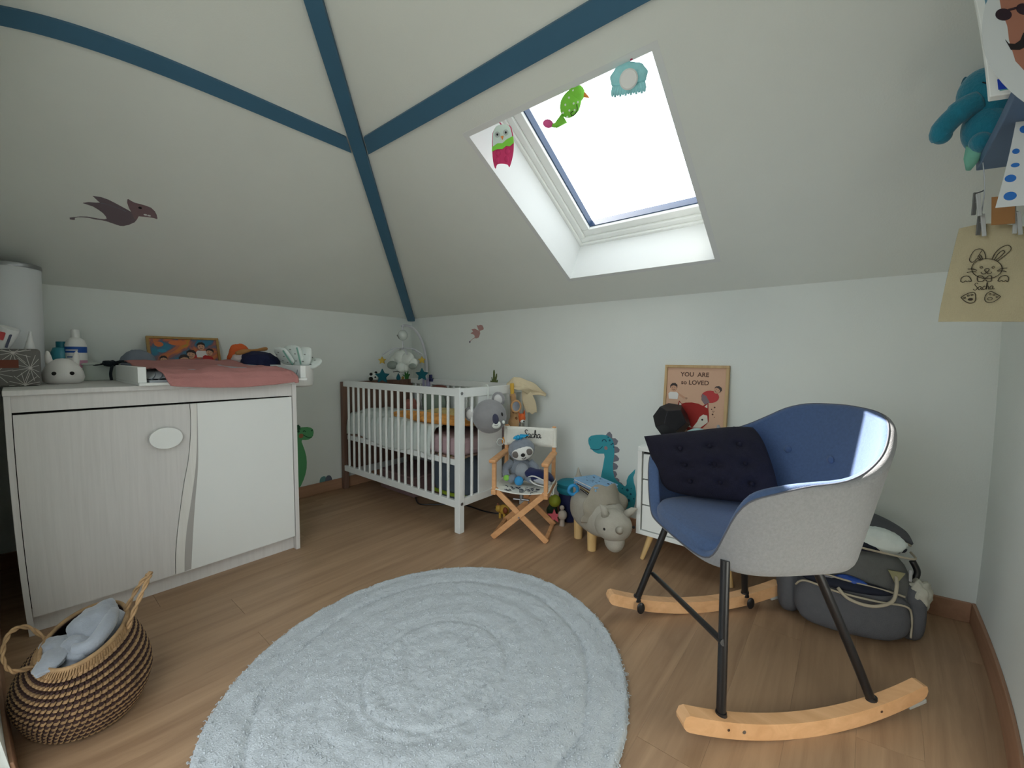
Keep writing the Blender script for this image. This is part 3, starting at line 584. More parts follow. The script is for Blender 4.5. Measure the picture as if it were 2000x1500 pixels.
for i, (c, rz_, tl, w2_) in enumerate((((.43, -1.195, .965), 8, -34, 1), ((.46, -1.155, .972), 16, -14, 1), ((.49, -1.125, .962), 24, 12, 1), ((.50, -1.085, .925), 30, 52, .8))):
    n_ = thing('nappy', c, nl[i], 'nappy', 'nappies in the hanging bin')
    M = Matrix.Translation(c) @ Matrix.Rotation(math.radians(rz_), 4, 'Z') @ Matrix.Rotation(math.radians(-tl), 4, 'X')
    G(M).ell((0, 0, 0), (.062, .016, .056 * w2_), None, 28, 16, lambda d: (abs(d.x) ** 4 + abs(d.y) ** 3 + abs(d.z) ** 4) ** -.2 * fb(d, .06, 3, i)).o('pad', NAP, n_, smooth=True)
    g = G(M)
    for q, (x, z) in enumerate(((-.03, .02), (.0, .035), (.03, .01), (-.01, -.02), (.025, -.03))): g.box(x - .005, x + .005, -.0172, -.0155, z - .002, z + .002)
    g.o('print', NAPD, n_)['kind'] = 'stuff'
    if i == 2: G(M).ell((.0, -.015, .0), (.016, .004, .013)).o('animal_print', NAPO, n_, smooth=True)
    if i < 2: G(M).tube([(.05, -.012, -.05), (.055, -.016, 0), (.05, -.012, .045)], .004, 6).o('frill', NAPG, n_)
# hat, cord, basin, bottles, lamp, storage basket, tall bin
cloth('sun_hat', (.15, -1.765, .915), (.075, .072, .076), mat('grey_blue_felt', (122, 130, 142), .9, .05, 20, .2, 200), 'grey-blue rounded hat beside the colourful picture frame', 'hat', 1, .04, 1.2)
bs_ = thing('wash_basin', (.12, -1.905, CT), 'pale green-grey plastic basin behind the white bottle', 'basin')
G().poly([(-.055, -.062), (.055, -.062), (.062, -.055), (.062, .055), (.055, .062), (-.055, .062), (-.062, .055), (-.062, -.055)], .082, Matrix.Translation((.125, -1.90, CT))).o('bowl', mat('pale_plastic', (186, 196, 188), .5), bs_, bev=.01)
G().box(.058, .192, -1.967, -1.833, .918, .926).o('rim', MATS['pale_plastic'], bs_, bev=.003)
cd = thing('strap', (.26, -1.87, CT), 'dark crumpled strap with a thin cord beside the tray', 'strap')
DKC = mat('dark_teal_cloth', (26, 34, 40), .9)
G().tube(spline([(.17, -1.955, .916), (.19, -1.92, .918), (.21, -1.895, .922)], 5), .0025, 6).o('cord', DKC, cd)
G().ell((.22, -1.872, .925), (.02, .03, .013), None, 20, 12, lambda d: fb(d, .5, 2.4, 4)).o('knot', DKC, cd, smooth=True)
G().tube(spline([(.225, -1.865, .925), (.235, -1.872, .90), (.24, -1.876, .875), (.25, -1.875, CT + .005)], 4), [.006] * 13, 6).o('tail', DKC, cd)
G().tube(spline([(.22, -1.86, .928), (.26, -1.835, .935), (.30, -1.80, .93)], 4), .006, 6).o('tail', DKC, cd)
bt = thing('lotion_bottle', (.14, -1.978, CT), 'white lotion bottle with a blue and pink label, on the chest', 'bottle')
MB = Matrix.Translation((.142, -1.978, CT))
G(MB).lathe([(0, 0), (.034, 0), (.037, .006), (.037, .165), (.030, .185), (.016, .196), (.0, .198)], 28).o('body', WPLA, bt, smooth=40)
G(MB).lathe([(.014, .192), (.015, .198), (.015, .230), (.013, .233), (0, .233)], 20).o('cap', WPLA, bt, smooth=40)
for a, b, c in ((.128, .155, (28, 84, 168)), (.06, .094, (206, 150, 176))): G(MB).lathe([(.0374, a), (.0374, b)], 28).o('label_band', mat('label%d' % c[0], c, .5), bt, smooth=True)
G(MB).lathe([(.0376, .137), (.0376, .142)], 10, None, -1.2, .1).o('label_text', WHP, bt)
G(MB).lathe([(.0376, .106), (.0376, .112)], 10, None, -1.0, .2).o('label_text', mat('label_blue_text', (90, 120, 170), .5), bt)
tb = thing('gel_bottle', (.10, -2.03, CT), 'turquoise translucent bottle behind the bunny lamp', 'bottle')
TQ = mat('turquoise_plastic', (60, 150, 170), .25, spec=.6); TQD = mat('deep_turquoise', (30, 118, 136), .35)
G(Matrix.Translation((.11, -2.022, CT))).lathe([(0, 0), (.036, 0), (.038, .006), (.038, .13), (.030, .15), (.016, .153), (0, .153)], 24).o('body', TQ, tb, smooth=40)
G(Matrix.Translation((.11, -2.022, CT))).lathe([(.02, .150), (.02, .178), (0, .178)], 20).o('cap', TQD, tb, smooth=40)
bl = thing('bunny_lamp', (.368, -2.037, CT), 'white bunny-shaped night light with black eyes, on the chest', 'lamp')
SIL = mat('white_silicone', (226, 224, 220), .5); fa = math.atan2(CAM.y + 2.037, CAM.x - .368); MBn = rotz((.368, -2.037, CT), math.degrees(fa))
G(MBn).lathe([(0, 0), (.048, 0), (.060, .008), (.066, .026), (.062, .050), (.050, .074), (.034, .092), (.018, .101), (0, .104)], 32).o('body', SIL, bl, smooth=True)
for sgn in (-1, 1):
    G(MBn).tube([(0, sgn * .038, .070), (0, sgn * .040, .095), (0, sgn * .042, .115), (0, sgn * .043, .128), (0, sgn * .044, .134)], [.012, .0125, .010, .006, .002], 12).o('ear', SIL, bl, smooth=True)
    G(MBn).ell((.0585, sgn * .026, .043), (.004, .0075, .0075)).o('eye', BLACK, bl, smooth=True)
sb = thing('storage_basket', (.45, -2.175, CT), 'grey fabric basket with a white star-line pattern and a brown tab, full of tubes', 'basket')
GRF = mat('grey_canvas', (112, 110, 106), .95, .06, 30, .3, 300)
bx = (.37, .503, -2.262, -2.104, CT, .985)
G().box(*bx).o('body', GRF, sb, bev=.012, seg=3)
LN_ = mat('white_line_print', (196, 194, 188), .9)
for M_, cs in ((frame((.5035, -2.262, CT), (0, 1, 0), (0, 0, 1)), ((.03, .05), (.085, .128), (.125, .065), (.112, .005), (.0, .01))),):
    stars = [((.032, .052), .05), ((.083, .125), .05), ((.128, .068), .05), ((.112, .006), .045)]
    g = G(M_)
    for (cx_, cy_), r_ in stars:
        for k_ in range(12):
            a_ = k_ * PI / 6 + .2; x_, y_ = cx_ + r_ * math.cos(a_), cy_ + r_ * math.sin(a_)
            x_ = min(max(x_, .004), .152); y_ = min(max(y_, .004), .136); g.line([(cx_, cy_), (x_, y_)], .0018, I4, .0006)
        g.disc((min(cx_, .15), max(cy_, .006)), .005, I4, .0008, 10)
    g.o('star_print', LN_, sb)
G().box(.503, .506, -2.262, -2.165, .915, .945).o('leather_tab', mat('brown_leather', (110, 58, 42), .7), sb)
TUB = mat('white_tube', (224, 226, 226), .35)
for i, (p, q, r0, r1, lb) in enumerate((((.46, -2.225, .93), (.49, -2.185, 1.062), .011, .032, 'white cream tube with a red and blue label, leaning in the grey basket'), ((.44, -2.135, .93), (.45, -2.128, 1.052), .026, .004, 'white cone-shaped nozzle bottle standing in the grey basket'), ((.43, -2.245, .93), (.46, -2.232, 1.02), .018, .016, 'white round jar against the front edge of the grey basket'))):
    c_ = thing('cream_tube', p, lb, 'tube', 'toiletries in the grey basket')
    P, Q = V(p), V(q); G().tube([P + (Q - P) * k_ for k_ in (0, .15, .5, .9, 1)], [r0 * .8, r0, r0 + (r1 - r0) * .5, r0 + (r1 - r0) * .95, r1], 16).o('body', TUB, c_, smooth=50)
    G().tube([P - (Q - P) * .12, P + (Q - P) * .05], [r0 * .8, r0 * .85], 12).o('cap', TUB, c_)
    if i == 0:
        d_ = (Q - P).normalized(); sd = V((0, 1, 0)); sd = (sd - d_ * sd.dot(d_)).normalized(); M_ = frame(P + (Q - P) * .55, sd, d_); M_ = M_ @ Matrix.Translation((0, 0, .028 if (M_.to_3x3() @ V((0, 0, 1))).x > 0 else -.028))
        G(M_).box(-.022, -.006, .018, .048, 0, .001).o('label', mat('red_label', (176, 60, 64), .5), c_); G(M_).box(.004, .012, -.006, .046, 0, .001).o('label', mat('slate_label', (70, 74, 96), .5), c_)
tp = thing('nappy_pail', (.205, -2.185, CT), 'tall white cylinder pail with a steel lid rim, on the chest', 'pail')
MT = Matrix.Translation((.21, -2.188, CT))
G(MT).lathe([(0, 0), (.104, 0), (.107, .006), (.107, .470), (.104, .474), (0, .474)], 40).o('body', mat('pearl_white', (206, 210, 212), .45), tp, smooth=40)
G(MT).lathe([(.1085, .468), (.110, .474), (.108, .484), (.100, .488), (.0, .490)], 40).o('lid', STEEL, tp, smooth=40)
# ------------------------------------------------------------------ cot
KX0, KX1, KY0, KY1, KZ = .015, 1.255, -.649, -.035, .797
ct = thing('cot', (.63, -.34, 0), 'white slatted baby cot with a brown headboard, in the room corner', 'cot')
WPNT = mat('white_painted_wood', (222, 226, 224), .4, .01, 5); BRN = wood('walnut_foil', (100, 76, 64), (120, 93, 79), .5, 4, 2, 0, .02)
for y in (KY0, KY1 - .036): G().box(KX1 - .040, KX1, y, y + .036, 0, KZ + .002).o('post', WPNT, ct, bev=.002)
for y in (KY0, KY1 - .036): G().box(KX0, KX0 + .036, y, y + .036, 0, .785).o('leg', BRN, ct, bev=.002)
lab(G().box(KX0 + .004, KX0 + .024, KY0 + .036, KY1 - .036, .14, .785).o('headboard', BRN, ct, bev=.002), 'brown wooden headboard')
for y, nm in ((KY0, 'front'), (KY1 - .022, 'back')):
    G().box(KX0 + .036, KX1 - .040, y + .002, y + .022, .753, KZ - .002).o('top_rail', WPNT, ct, bev=.002)
    G().box(KX0 + .036, KX1 - .040, y + .002, y + .022, .138, .178).o('bottom_rail', WPNT, ct, bev=.002)
    n = 17
    proto = None
    for i in range(n):
        x = .106 + .0654 * i
        if proto is None: proto = G().cyl((x, y + .012, .176), (x, y + .012, .755), .0085, n=10).o('bar', WPNT, ct, smooth=50); px_ = x
        else:
            b_ = proto.copy(); COL.objects.link(b_); b_.parent = ct; b_.location = (x - px_, 0, 0)
G().box(KX1 - .026, KX1 - .004, KY0 + .036, KY1 - .036, .747, KZ).o('end_rail', WPNT, ct, bev=.002)
G().box(KX1 - .026, KX1 - .004, KY0 + .036, KY1 - .036, .146, .188).o('end_rail', WPNT, ct, bev=.002)
for y in (-.606, -.540, -.218, -.152, -.088): G().cyl((KX1 - .015, y, .186), (KX1 - .015, y, .749), .0085, n=10).o('bar', WPNT, ct, smooth=50)
G().box(KX1 - .020, KX1 - .010, -.487, -.284, .186, .749).o('end_panel', WPNT, ct, bev=.001)
for z in (.770, .163):
    G().cyl((KX1 - .001, KY0 + .018, z), (KX1 + .0015, KY0 + .018, z), .009, n=14).o('bolt_cap', STEEL, ct)
for y in (KY0 + .026, KY1 - .046): G().box(KX0 + .04, KX1 - .03, y, y + .02, .365, .398).o('base_rail', WPNT, ct)
proto = None
for i in range(11):
    x = .10 + i * .105
    if proto is None: proto = G().box(x, x + .06, KY0 + .03, KY1 - .03, .398, .410).o('base_slat', mat('dull_slat', (150, 124, 108), .7), ct)
    else:
        b_ = proto.copy(); COL.objects.link(b_); b_.parent = ct; b_.location = (i * .105, 0, 0)
MAU = mat('mauve_sheet', (166, 142, 146), .9, .04, 20, .2, 200)
mt_ = thing('mattress', (.63, -.34, .41), 'cot mattress in a fitted mauve sheet', 'mattress')
G().box(.05, 1.222, KY0 + .028, KY1 - .028, .4105, .512).o('pad', MAU, mt_, bev=.025, seg=4)
g = G(); g.tube([(.07, KY0 + .0265, .43), (1.2, KY0 + .0265, .43)], .003, 6); g.o('piping', MAU, mt_)
QUI = mat('white_grey_quilt', (196, 204, 200), .95, .05, 25, .5, 60)
def quilt(u, v):
    x = .075 + .93 * u + .02 * math.sin(v * 5)
    prof = [(-.12, .53), (-.25, .545), (-.40, .56), (-.53, .56), (-.600, .545), (-.622, .512), (-.6235, .46), (-.6235, .405 - .03 * u + .02 * math.sin(u * 9))]
    s_ = v * 6.999; i = int(s_); f = s_ - i; a, b = prof[i], prof[i + 1]; y = a[0] + (b[0] - a[0]) * f; z = a[1] + (b[1] - a[1]) * f
    nz = .026 * noise.noise(V((x * 7, y * 7, 2))) + .012 * noise.noise(V((x * 18, y * 18, z * 9)))
    return (x, max(y + (abs(nz) * .2 if v > .6 else 0), -.6235), z + (nz + .012 if v < .7 else nz * .3))
tag(G().grid(quilt, 60, 40, th=.006).o('quilt', QUI, smooth=True), 'white and grey quilt rumpled over the cot mattress', 'quilt')
ORG = mat('orange_blanket', (214, 150, 76), .95, .35, 14, .5, 90); YELB = mat('mustard_blanket', (186, 166, 112), .95, .2, 18, .5, 90)
def roll(x0, x1, yc, zc, ry, rz, seed):
    def fn(u, v):
        x = x0 + (x1 - x0) * u; a = 2 * PI * v; k = (math.sin(PI * min(1, max(0, u))) ** .25) * (1 + .25 * noise.noise(V((x * 8 + seed, math.cos(a) * 1.5, math.sin(a) * 1.5))))
        return (x, yc + ry * k * math.cos(a), zc + rz * k * math.sin(a))
    return fn
tag(G().grid(roll(.48, 1.21, -.50, .585, .085, .030, 1), 40, 20).o('blanket', ORG, smooth=True), 'orange patterned blanket folded along the front of the cot', 'blanket')
tag(G().grid(roll(.62, 1.215, -.33, .580, .13, .048, 7), 40, 20).o('blanket', YELB, smooth=True), 'mustard yellow quilted blanket behind the orange one in the cot', 'blanket')
cloth('pillow', (.42, -.12, .62), (.13, .045, .11), mat('sage_fabric', (132, 146, 134), .9, .04, 20, .2, 200), 'sage green cushion propped at the back of the cot', 'cushion', 2, .08, 1.5)
cloth('plush_toy', (.25, -.20, .585), (.05, .045, .06), mat('dusty_pink_plush', (160, 104, 92), .95, .1, 30, .4, 200), 'small dusty pink plush on the quilt near the headboard', 'plush toy', 6, .3, 2)
# dark play arch resting over the pillow
g = G(); g.tube(spline([(.33, -.09, .60), (.33, -.09, .70), (.40, -.085, .735), (.50, -.085, .735), (.54, -.09, .70)], 5), .017, 10)
tag(g.o('bolster', mat('rust_fabric', (112, 66, 58), .9, .05, 20), smooth=True), 'rust brown bolster curled round the sage cushion in the cot', 'bolster')
# things stored below the mattress
pm = thing('folded_play_mat', (.86, -.30, 0), 'folded blue-grey play mat with lime piping, stored under the cot', 'play mat')
PMG = mat('blue_grey_canvas', (96, 110, 124), .9, .1, 10, .3, 200); LIME = mat('lime_trim', (150, 176, 48), .8)
G().ell((.86, -.30, .19), (.20, .05, .185), rotz((0, 0, 0), 8), 32, 20, lambda d: (abs(d.x) ** 3.5 + abs(d.z) ** 3.5 + abs(d.y) ** 3) ** (-1 / 3.5) * .92).o('folded_fabric', PMG, pm, smooth=True)
for z, w in ((.07, .17), (.33, .14)):
    G().tube([(.86 - w, -.362, z), (.86, -.364, z - .004), (.86 + w, -.35, z + .004)], .012, 8).o('trim_band', LIME, pm)
bx2 = thing('storage_box', (.50, -.30, 0), 'low mauve fabric storage box under the left half of the cot', 'box')
G().box(.20, .60, -.45, -.10, .001, .13).o('body', mat('mauve_canvas', (120, 96, 96), .9, .05, 20), bx2, bev=.01)
G().box(.196, .604, -.454, -.096, .13, .145).o('lid', mat('mauve_lid', (134, 108, 108), .9, .05, 20), bx2, bev=.005)
g = G(); g.tube(spline([(.60, -.44, .006), (.72, -.50, .006), (.80, -.45, .006), (.95, -.33, .006), (1.15, -.32, .006), (1.28, -.26, .006), (1.30, -.14, .006)], 8), .0045, 6)
tag(g.o('power_cable', BRMET, smooth=True), 'black power cable curling over the floor under the cot', 'cable')
# ------------------------------------------------------------------ mobile clamped to the back rail
mb = thing('crib_mobile', (.285, -.055, .78), 'white cloud crib mobile with hanging stars, clamped to the cot back rail', 'mobile')
ARM = mat('white_mobile_plastic', (196, 198, 204), .45)
G().tube(spline([(.265, -.06, .74), (.262, -.062, .90), (.258, -.075, 1.02), (.250, -.11, 1.12), (.245, -.17, 1.185), (.255, -.24, 1.205), (.283, -.30, 1.195)], 6), [.018] * 3 + [.014] * 6 + [.010] * 28, 10).o('arm', ARM, mb, smooth=True)
G().box(.225, .30, -.075, -.030, .73, .80).o('clamp', mat('lilac_plastic', (168, 164, 196), .5), mb, bev=.006)
G().box(.302, .335, -.07, -.045, .775, .80).o('knob', mat('navy_plastic', (44, 50, 96), .5), mb, bev=.004)
G().box(.302, .315, -.07, -.045, .80, .83).o('lever', MATS['navy_plastic'], mb, bev=.003)
HB = V((.285, -.30, 1.128))
G().tube([HB + V((0, 0, .07)), HB + V((0, 0, .035))], .004, 6).o('hanger', ARM, mb)
CLR = mat('clear_plastic', (196, 204, 200), .1, spec=.7)
G().ell(HB, (.036, .036, .040)).o('motor', CLR, mb, smooth=True)
G().cyl(HB + V((-.004, -.036, -.012)), HB + V((-.006, -.039, -.014)), .016).o('motor_face', mat('grey_dots', (120, 124, 118), .6), mb)
CLD = mat('white_cloud_plush', (214, 220, 214), .9, .02, 20, .3, 200); CLG = mat('grey_cloud_plush', (140, 150, 142), .9, .03, 20)
cpos = V((.285, -.30, .935))
for d_, r_ in (((-.10, 0, 0), .058), ((-.03, 0, .03), .070), ((.06, 0, .018), .062), ((.12, 0, -.01), .045), ((0, 0, -.03), .06)):
    G().ell(cpos + V(d_), (r_ * 1.1, r_ * .5, r_ * .8)).o('cloud_puff', CLD, mb, smooth=True)
for d_, r_ in (((-.09, -.032, -.03), .045), ((.14, -.02, -.035), .032)): G().ell(cpos + V(d_), (r_ * 1.3, r_ * .5, r_ * .7)).o('cloud_puff', CLG, mb, smooth=True)
G().tube([HB + V((0, 0, -.035)), cpos + V((0, 0, .04))], .003, 6).o('hanger', ARM, mb)
tip = {}
for a_ in (0, 55, 125, 180, 250, 300):
    c_, s_ = math.cos(math.radians(a_ + 32)), math.sin(math.radians(a_ + 32)); e_ = V((.285 + .16 * c_, -.30 + .16 * s_ * .9, .985))
    G().tube(spline([(.285, -.30, 1.03), (.285 + .08 * c_, -.30 + .08 * s_, 1.028), tuple(e_)], 6), .0045, 6).o('spoke', ARM, mb); tip[a_] = e_
def star(c, r, M, n=5, k=.5): return [(r * (1 if i % 2 == 0 else k) * math.sin(PI * i / n), r * (1 if i % 2 == 0 else k) * math.cos(PI * i / n)) for i in range(2 * n)]
CF = V((CAM.x - .285, CAM.y + .3, 0)).normalized(); CR = V((CF.y, -CF.x, 0)) * -1
STB = mat('petrol_felt', (14, 84, 96), .9); STY = mat('yellow_felt', (188, 160, 70), .9)
cam_right = V((math.cos(0.68183), math.sin(0.68183), 0))
for px_, (zy, zb_) in ((-.155, (.940, .822)), (.141, (.944, .836))):
    p_ = V((.285, -.30, 0)) + cam_right * px_
    st = G().tube([(p_.x, p_.y, .99), (p_.x, p_.y, zb_)], .0012, 5).o('string', ARM, mb)
    for z_, r_, m_ in ((zy, .030, STY), (zb_, .058 if px_ < 0 else .052, STB)):
        M_ = frame((p_.x, p_.y, z_), cam_right, (0, 0, 1)); G(M_ @ Matrix.Translation((0, 0, -.009))).poly(star(None, r_, None), .018, I4).o('star', m_, mb, bev=.004)
    a0_ = min(tip.values(), key=lambda q: (q - V((p_.x, p_.y, q.z))).length); G().tube([a0_, (p_.x, p_.y, .99)], .003, 5).o('spoke_end', ARM, mb)
p_ = V((.285, -.30, .815)) - cam_right * .035
G().lathe([(0, -.024), (.012, -.018), (.017, -.006), (.013, .008), (.004, .026), (0, .032)], 16, Matrix.Translation(p_)).o('drop', STB, mb, smooth=True)
G().tube([p_ + V((0, 0, .03)), p_ + V((0, 0, .09))], .001, 5).o('string', ARM, mb)
shp = V((.285, -.34, .888)) + cam_right * .02
G().ell(shp, (.045, .035, .038)).o('sheep_body', CLD, mb, smooth=True); G().ell(shp + cam_right * .045 + V((0, -.01, -.004)), (.022, .02, .024)).o('sheep_head', CLD, mb, smooth=True)
g = G()
for q in (-.006, .012): g.ell(shp + cam_right * (.048 + q) + V((0, -.03, .0)), (.004, .003, .005), None, 8, 6)
g.tube([shp + cam_right * k_ + V((0, -.036, z_)) for k_, z_ in ((-.03, -.032), (0, -.026), (.02, -.034))], .003, 6); g.o('face_drawing', BLACK, mb)
# plush on the headboard
pd = thing('panda_plush', (.035, -.375, .785), 'little black and white plush animal peeking over the brown headboard', 'plush toy')
G().ell((.04, -.385, .815), (.028, .045, .030)).o('body', CLD, pd, smooth=True)
for c_, r_ in (((.05, -.42, .835), .012), ((.045, -.375, .845), .011), ((.066, -.395, .812), .007), ((.055, -.425, .80), .016)): G().ell(c_, r_).o('black_patch', mat('black_plush', (28, 26, 26), .95), pd, smooth=True)
# ------------------------------------------------------------------ toys hanging at the foot end
GK = mat('koala_grey_plush', (136, 136, 138), .95, .05, 30, .4, 260, sheen=.3)
kc = V((1.307, -.466, .634))
kf = V((.78, -.62, -.10)).normalized()                          # facing out into the room
MK_ = frame(kc, V((.73, .68, 0)), (0, 0, 1)) @ Matrix.Rotation(.16, 4, 'Z')
kl = thing('koala_cushion', tuple(kc), 'grey koala head cushion hanging on the end rail of the cot', 'cushion')
MK_ = MK_ @ Matrix.Scale(.86, 4)
G(MK_).ell((0, 0, 0), (.112, .112, .085), None, 36, 22).o('head', GK, kl, smooth=True)
for ex_, ey_, ez_ in ((-.118, .035, -.005), (.075, .098, -.045)):
    G(MK_).ell((ex_, ey_, ez_), (.044, .050, .022)).o('ear', GK, kl, smooth=True)
    G(MK_).ell((ex_ - .002, ey_, ez_ + .016), (.028, .034, .010)).o('ear_inside', mat('pale_plush', (196, 196, 194), .95), kl, smooth=True)
G(MK_).ell((.035, -.012, .079), (.021, .034, .013)).o('nose', mat('slate_felt', (62, 64, 84), .9), kl, smooth=True)
G(MK_).ell((.035, -.050, .070), (.030, .026, .013)).o('muzzle', CLD, kl, smooth=True)
for x_ in (-.022, .082): G(MK_).ell((x_, .010, .078 - abs(x_ - .03) * .16), (.006, .013, .006)).o('eye', BLACK, kl, smooth=True)
for x_ in (-.008, .083): G(MK_).ell((x_, -.042, .072 - abs(x_ - .035) * .14), (.009, .012, .006)).o('cheek', CLD, kl, smooth=True)
g = G(MK_); g.tube([(.022, -.050, .083), (.035, -.055, .0845), (.048, -.050, .083)], .0015, 5); g.o('mouth', BLACK, kl)
g = G(); g.tube(spline([(1.262, -.43, .71), (1.262, -.43, .80), (1.24, -.43, .806), (1.222, -.43, .79)], 4), .003, 6); g.o('ribbon', CLD, kl)
TAN = mat('tan_plush', (176, 138, 96), .95, .06, 25, .4, 200, sheen=.2); TAND = mat('brown_patch', (112, 74, 44), .95)
gf = thing('giraffe_toy', (1.285, -.225, .62), 'tan spotted giraffe activity toy hanging on the cot post', 'plush toy')
G().tube(spline([(1.285, -.235, .745), (1.30, -.235, .68), (1.305, -.24, .60), (1.31, -.26, .53), (1.315, -.27, .48)], 4), [.018] * 4 + [.026] * 5 + [.034] * 5 + [.028] * 3, 14).o('body', TAN, gf, smooth=True)
G().tube([(1.28, -.235, .81), (1.285, -.235, .74)], .012, 8).o('loop', mat('yellow_ribbon', (208, 166, 66), .8), gf)
for c_ in ((1.327, -.25, .60), (1.322, -.24, .67), (1.335, -.275, .545), (1.34, -.28, .50), (1.312, -.255, .64)): G().ell(c_, (.009, .009, .011)).o('spot', TAND, gf, smooth=True)
RNG = mat('wooden_ring', (186, 142, 96), .5)
g = G(frame((1.335, -.262, .675), (.62, .78, 0), (0, 0, 1))); g.tube([(.028 * math.cos(k_ * PI / 10), .034 * math.sin(k_ * PI / 10), 0) for k_ in range(20)], .006, 8, closed=True); g.o('ring', RNG, gf, smooth=True)
G(frame((1.334, -.261, .675), (.62, .78, 0), (0, 0, 1))).disc((0, 0), (.024, .030), I4, .003, 20).o('mirror', CHROME, gf)
G().ell((1.335, -.275, .49), (.022, .022, .018)).o('muzzle', TAN, gf, smooth=True)
px = thing('fox_toy', (1.31, -.17, .60), 'small orange and white fox toy hanging beside the giraffe', 'plush toy')
FOXO = mat('fox_orange', (206, 98, 48), .9, .05, 20)
G().ell((1.325, -.195, .595), (.022, .030, .030)).o('head', FOXO, px, smooth=True); G().ell((1.342, -.205, .578), (.012, .018, .012)).o('muzzle', CLD, px, smooth=True)
for y_ in (-.218, -.172): G().cyl((1.325, y_, .612), (1.325, y_ + (.008 if y_ > -.2 else -.008), .642), .010, .002, 10).o('ear', FOXO, px)
G().ell((1.353, -.208, .580), .005).o('nose', BLACK, px)
pg = thing('penguin_rattle', (1.315, -.335, .47), 'navy penguin rattle with an orange fin, hanging under the koala', 'rattle')
NVY = mat('navy_plush', (36, 44, 82), .9)
G().ell((1.325, -.275, .455), (.024, .028, .034)).o('body', NVY, pg, smooth=True); G().ell((1.345, -.288, .455), (.009, .016, .022)).o('belly', mat('pale_blue_plush', (150, 160, 190), .9), pg, smooth=True)
G().ell((1.31, -.335, .478), (.016, .022, .024)).o('fin', mat('amber_plush', (214, 140, 50), .9), pg, smooth=True); G().ell((1.305, -.312, .50), (.012, .014, .02)).o('tuft', FOXO, pg, smooth=True)
g = G(frame((1.31, -.375, .475), (.62, .78, 0), (0, 0, 1))); g.tube([(.020 * math.cos(k_ * PI / 10), .020 * math.sin(k_ * PI / 10), 0) for k_ in range(20)], .003, 6, closed=True); g.o('ring', CLR, pg, smooth=True)
# muslin thrown over the corner post
MUS = mat('cream_muslin', (206, 192, 160), .95, .04, 20, .3, 200)
def muslin(u, v):
    path = [(1.215, -.20, .808), (1.262, -.19, .845), (1.31, -.155, .838), (1.37, -.105, .795), (1.42, -.065, .742)]
    low = [(1.230, -.235, .778), (1.282, -.235, .775), (1.318, -.200, .768), (1.35, -.140, .735), (1.415, -.075, .728)]
    s_ = u * 3.999; i = int(s_); f = s_ - i; a = V(path[i]).lerp(V(path[i + 1]), f); b = V(low[i]).lerp(V(low[i + 1]), f)
    p = a.lerp(b, v); k_ = .014 * math.sin(u * 11 + v * 3) * v
    return (p.x + k_, p.y - k_, p.z + .012 * noise.noise(V((u * 5, v * 4, 2))))
mz = thing('muslin_cloth', (1.29, -.17, .78), 'cream muslin cloth thrown over the corner post of the cot', 'cloth')
G().grid(muslin, 40, 16, th=.003).o('drape', MUS, mz, smooth=True)
def mus2(u, v):
    a = V((1.322, -.155, .775)).lerp(V((1.345, -.115, .62)), v); w_ = .020 + .022 * math.sin(v * 2.6)
    return (a.x + .62 * w_ * (u - .5) * 2, a.y + .78 * w_ * (u - .5) * 2, a.z + .006 * math.sin(u * 9))
G().grid(mus2, 14, 20, th=.003).o('hanging_corner', MUS, mz, smooth=True)
# ------------------------------------------------------------------ child's folding chair with canvas seat
a_ = math.radians(24.3); MC = frame((1.557, -.510, 0), (math.cos(a_), math.sin(a_), 0), (-math.sin(a_), math.cos(a_), 0))   # x across, y to the back
dc = thing('folding_chair', (1.557, -.510, 0), 'small wooden folding chair with a cream canvas seat, in front of the cot', 'chair')
HWc = .147; DP = .262
for y in (.012, DP - .012):
    for k_, sg_ in ((0, 1), (1, -1)):
        G(MC).bar((-sg_ * HWc, y + k_ * .014 - .007, .004), (sg_ * HWc * .93, y + k_ * .014 - .007, .262), .014, .030, (0, 0, 1)).o('leg', BEECH, dc, bev=.003)
    G(MC).cyl((0, y - .018, .128), (0, y + .018, .128), .0045, n=10).o('pivot', STEEL, dc)
for x in (-HWc * .95, HWc * .95):
    G(MC).box(x - .013, x + .013, -.008, DP + .008, .238, .266).o('seat_rail', BEECH, dc, bev=.004)
    G(MC).bar((x, .010, .255), (x, .010, .415), .022, .022, (0, 1, 0)).o('arm_post', BEECH, dc, bev=.004)
    G(MC).bar((x, DP - .01, .255), (x, DP - .002, .575), .022, .018, (0, 1, 0)).o('back_post', BEECH, dc, bev=.004)
    G(MC).box(x - .020, x + .020, -.030, DP, .412, .432).o('armrest', BEECH, dc, bev=.008, seg=3)
    G(MC).box(x - .010, x + .010, .03, DP - .03, .005, .022).o('foot_bar', BEECH, dc, bev=.003)
def cseat(u, v):
    x = (-.153 + .306 * u); y = .0 + (DP - .0) * v
    return (MC @ V((x, y, .275 - .020 * math.sin(PI * u) - .004 * math.sin(v * PI * 3))))
G().grid(cseat, 24, 16, th=.004).o('canvas_seat', CREAM, dc, smooth=True)
def cback(u, v):
    x = -.140 + .280 * u; return MC @ V((x, DP - .018 + .010 * math.sin(PI * u), .458 + .108 * v))
cbk = G().grid(cback, 24, 6, th=-.004).o('canvas_back', CREAM, dc, smooth=True)
for x in (-.1397, .1397): G(MC).cyl((x, DP - .005, .457), (x, DP - .003, .567), .0175, n=14).o('canvas_sleeve', CREAM, dc, smooth=50)
MW = MC @ frame((-.034, DP - .0165, .506), (1, 0, 0), (0, 0, 1))
g = G(); script_word(g, 'Sacha', MW, .044, .0042); g.o('lettering', BLACK, dc)
INK = mat('navy_ink', (40, 44, 60), .8)
g = G(); rr = random.Random(4)
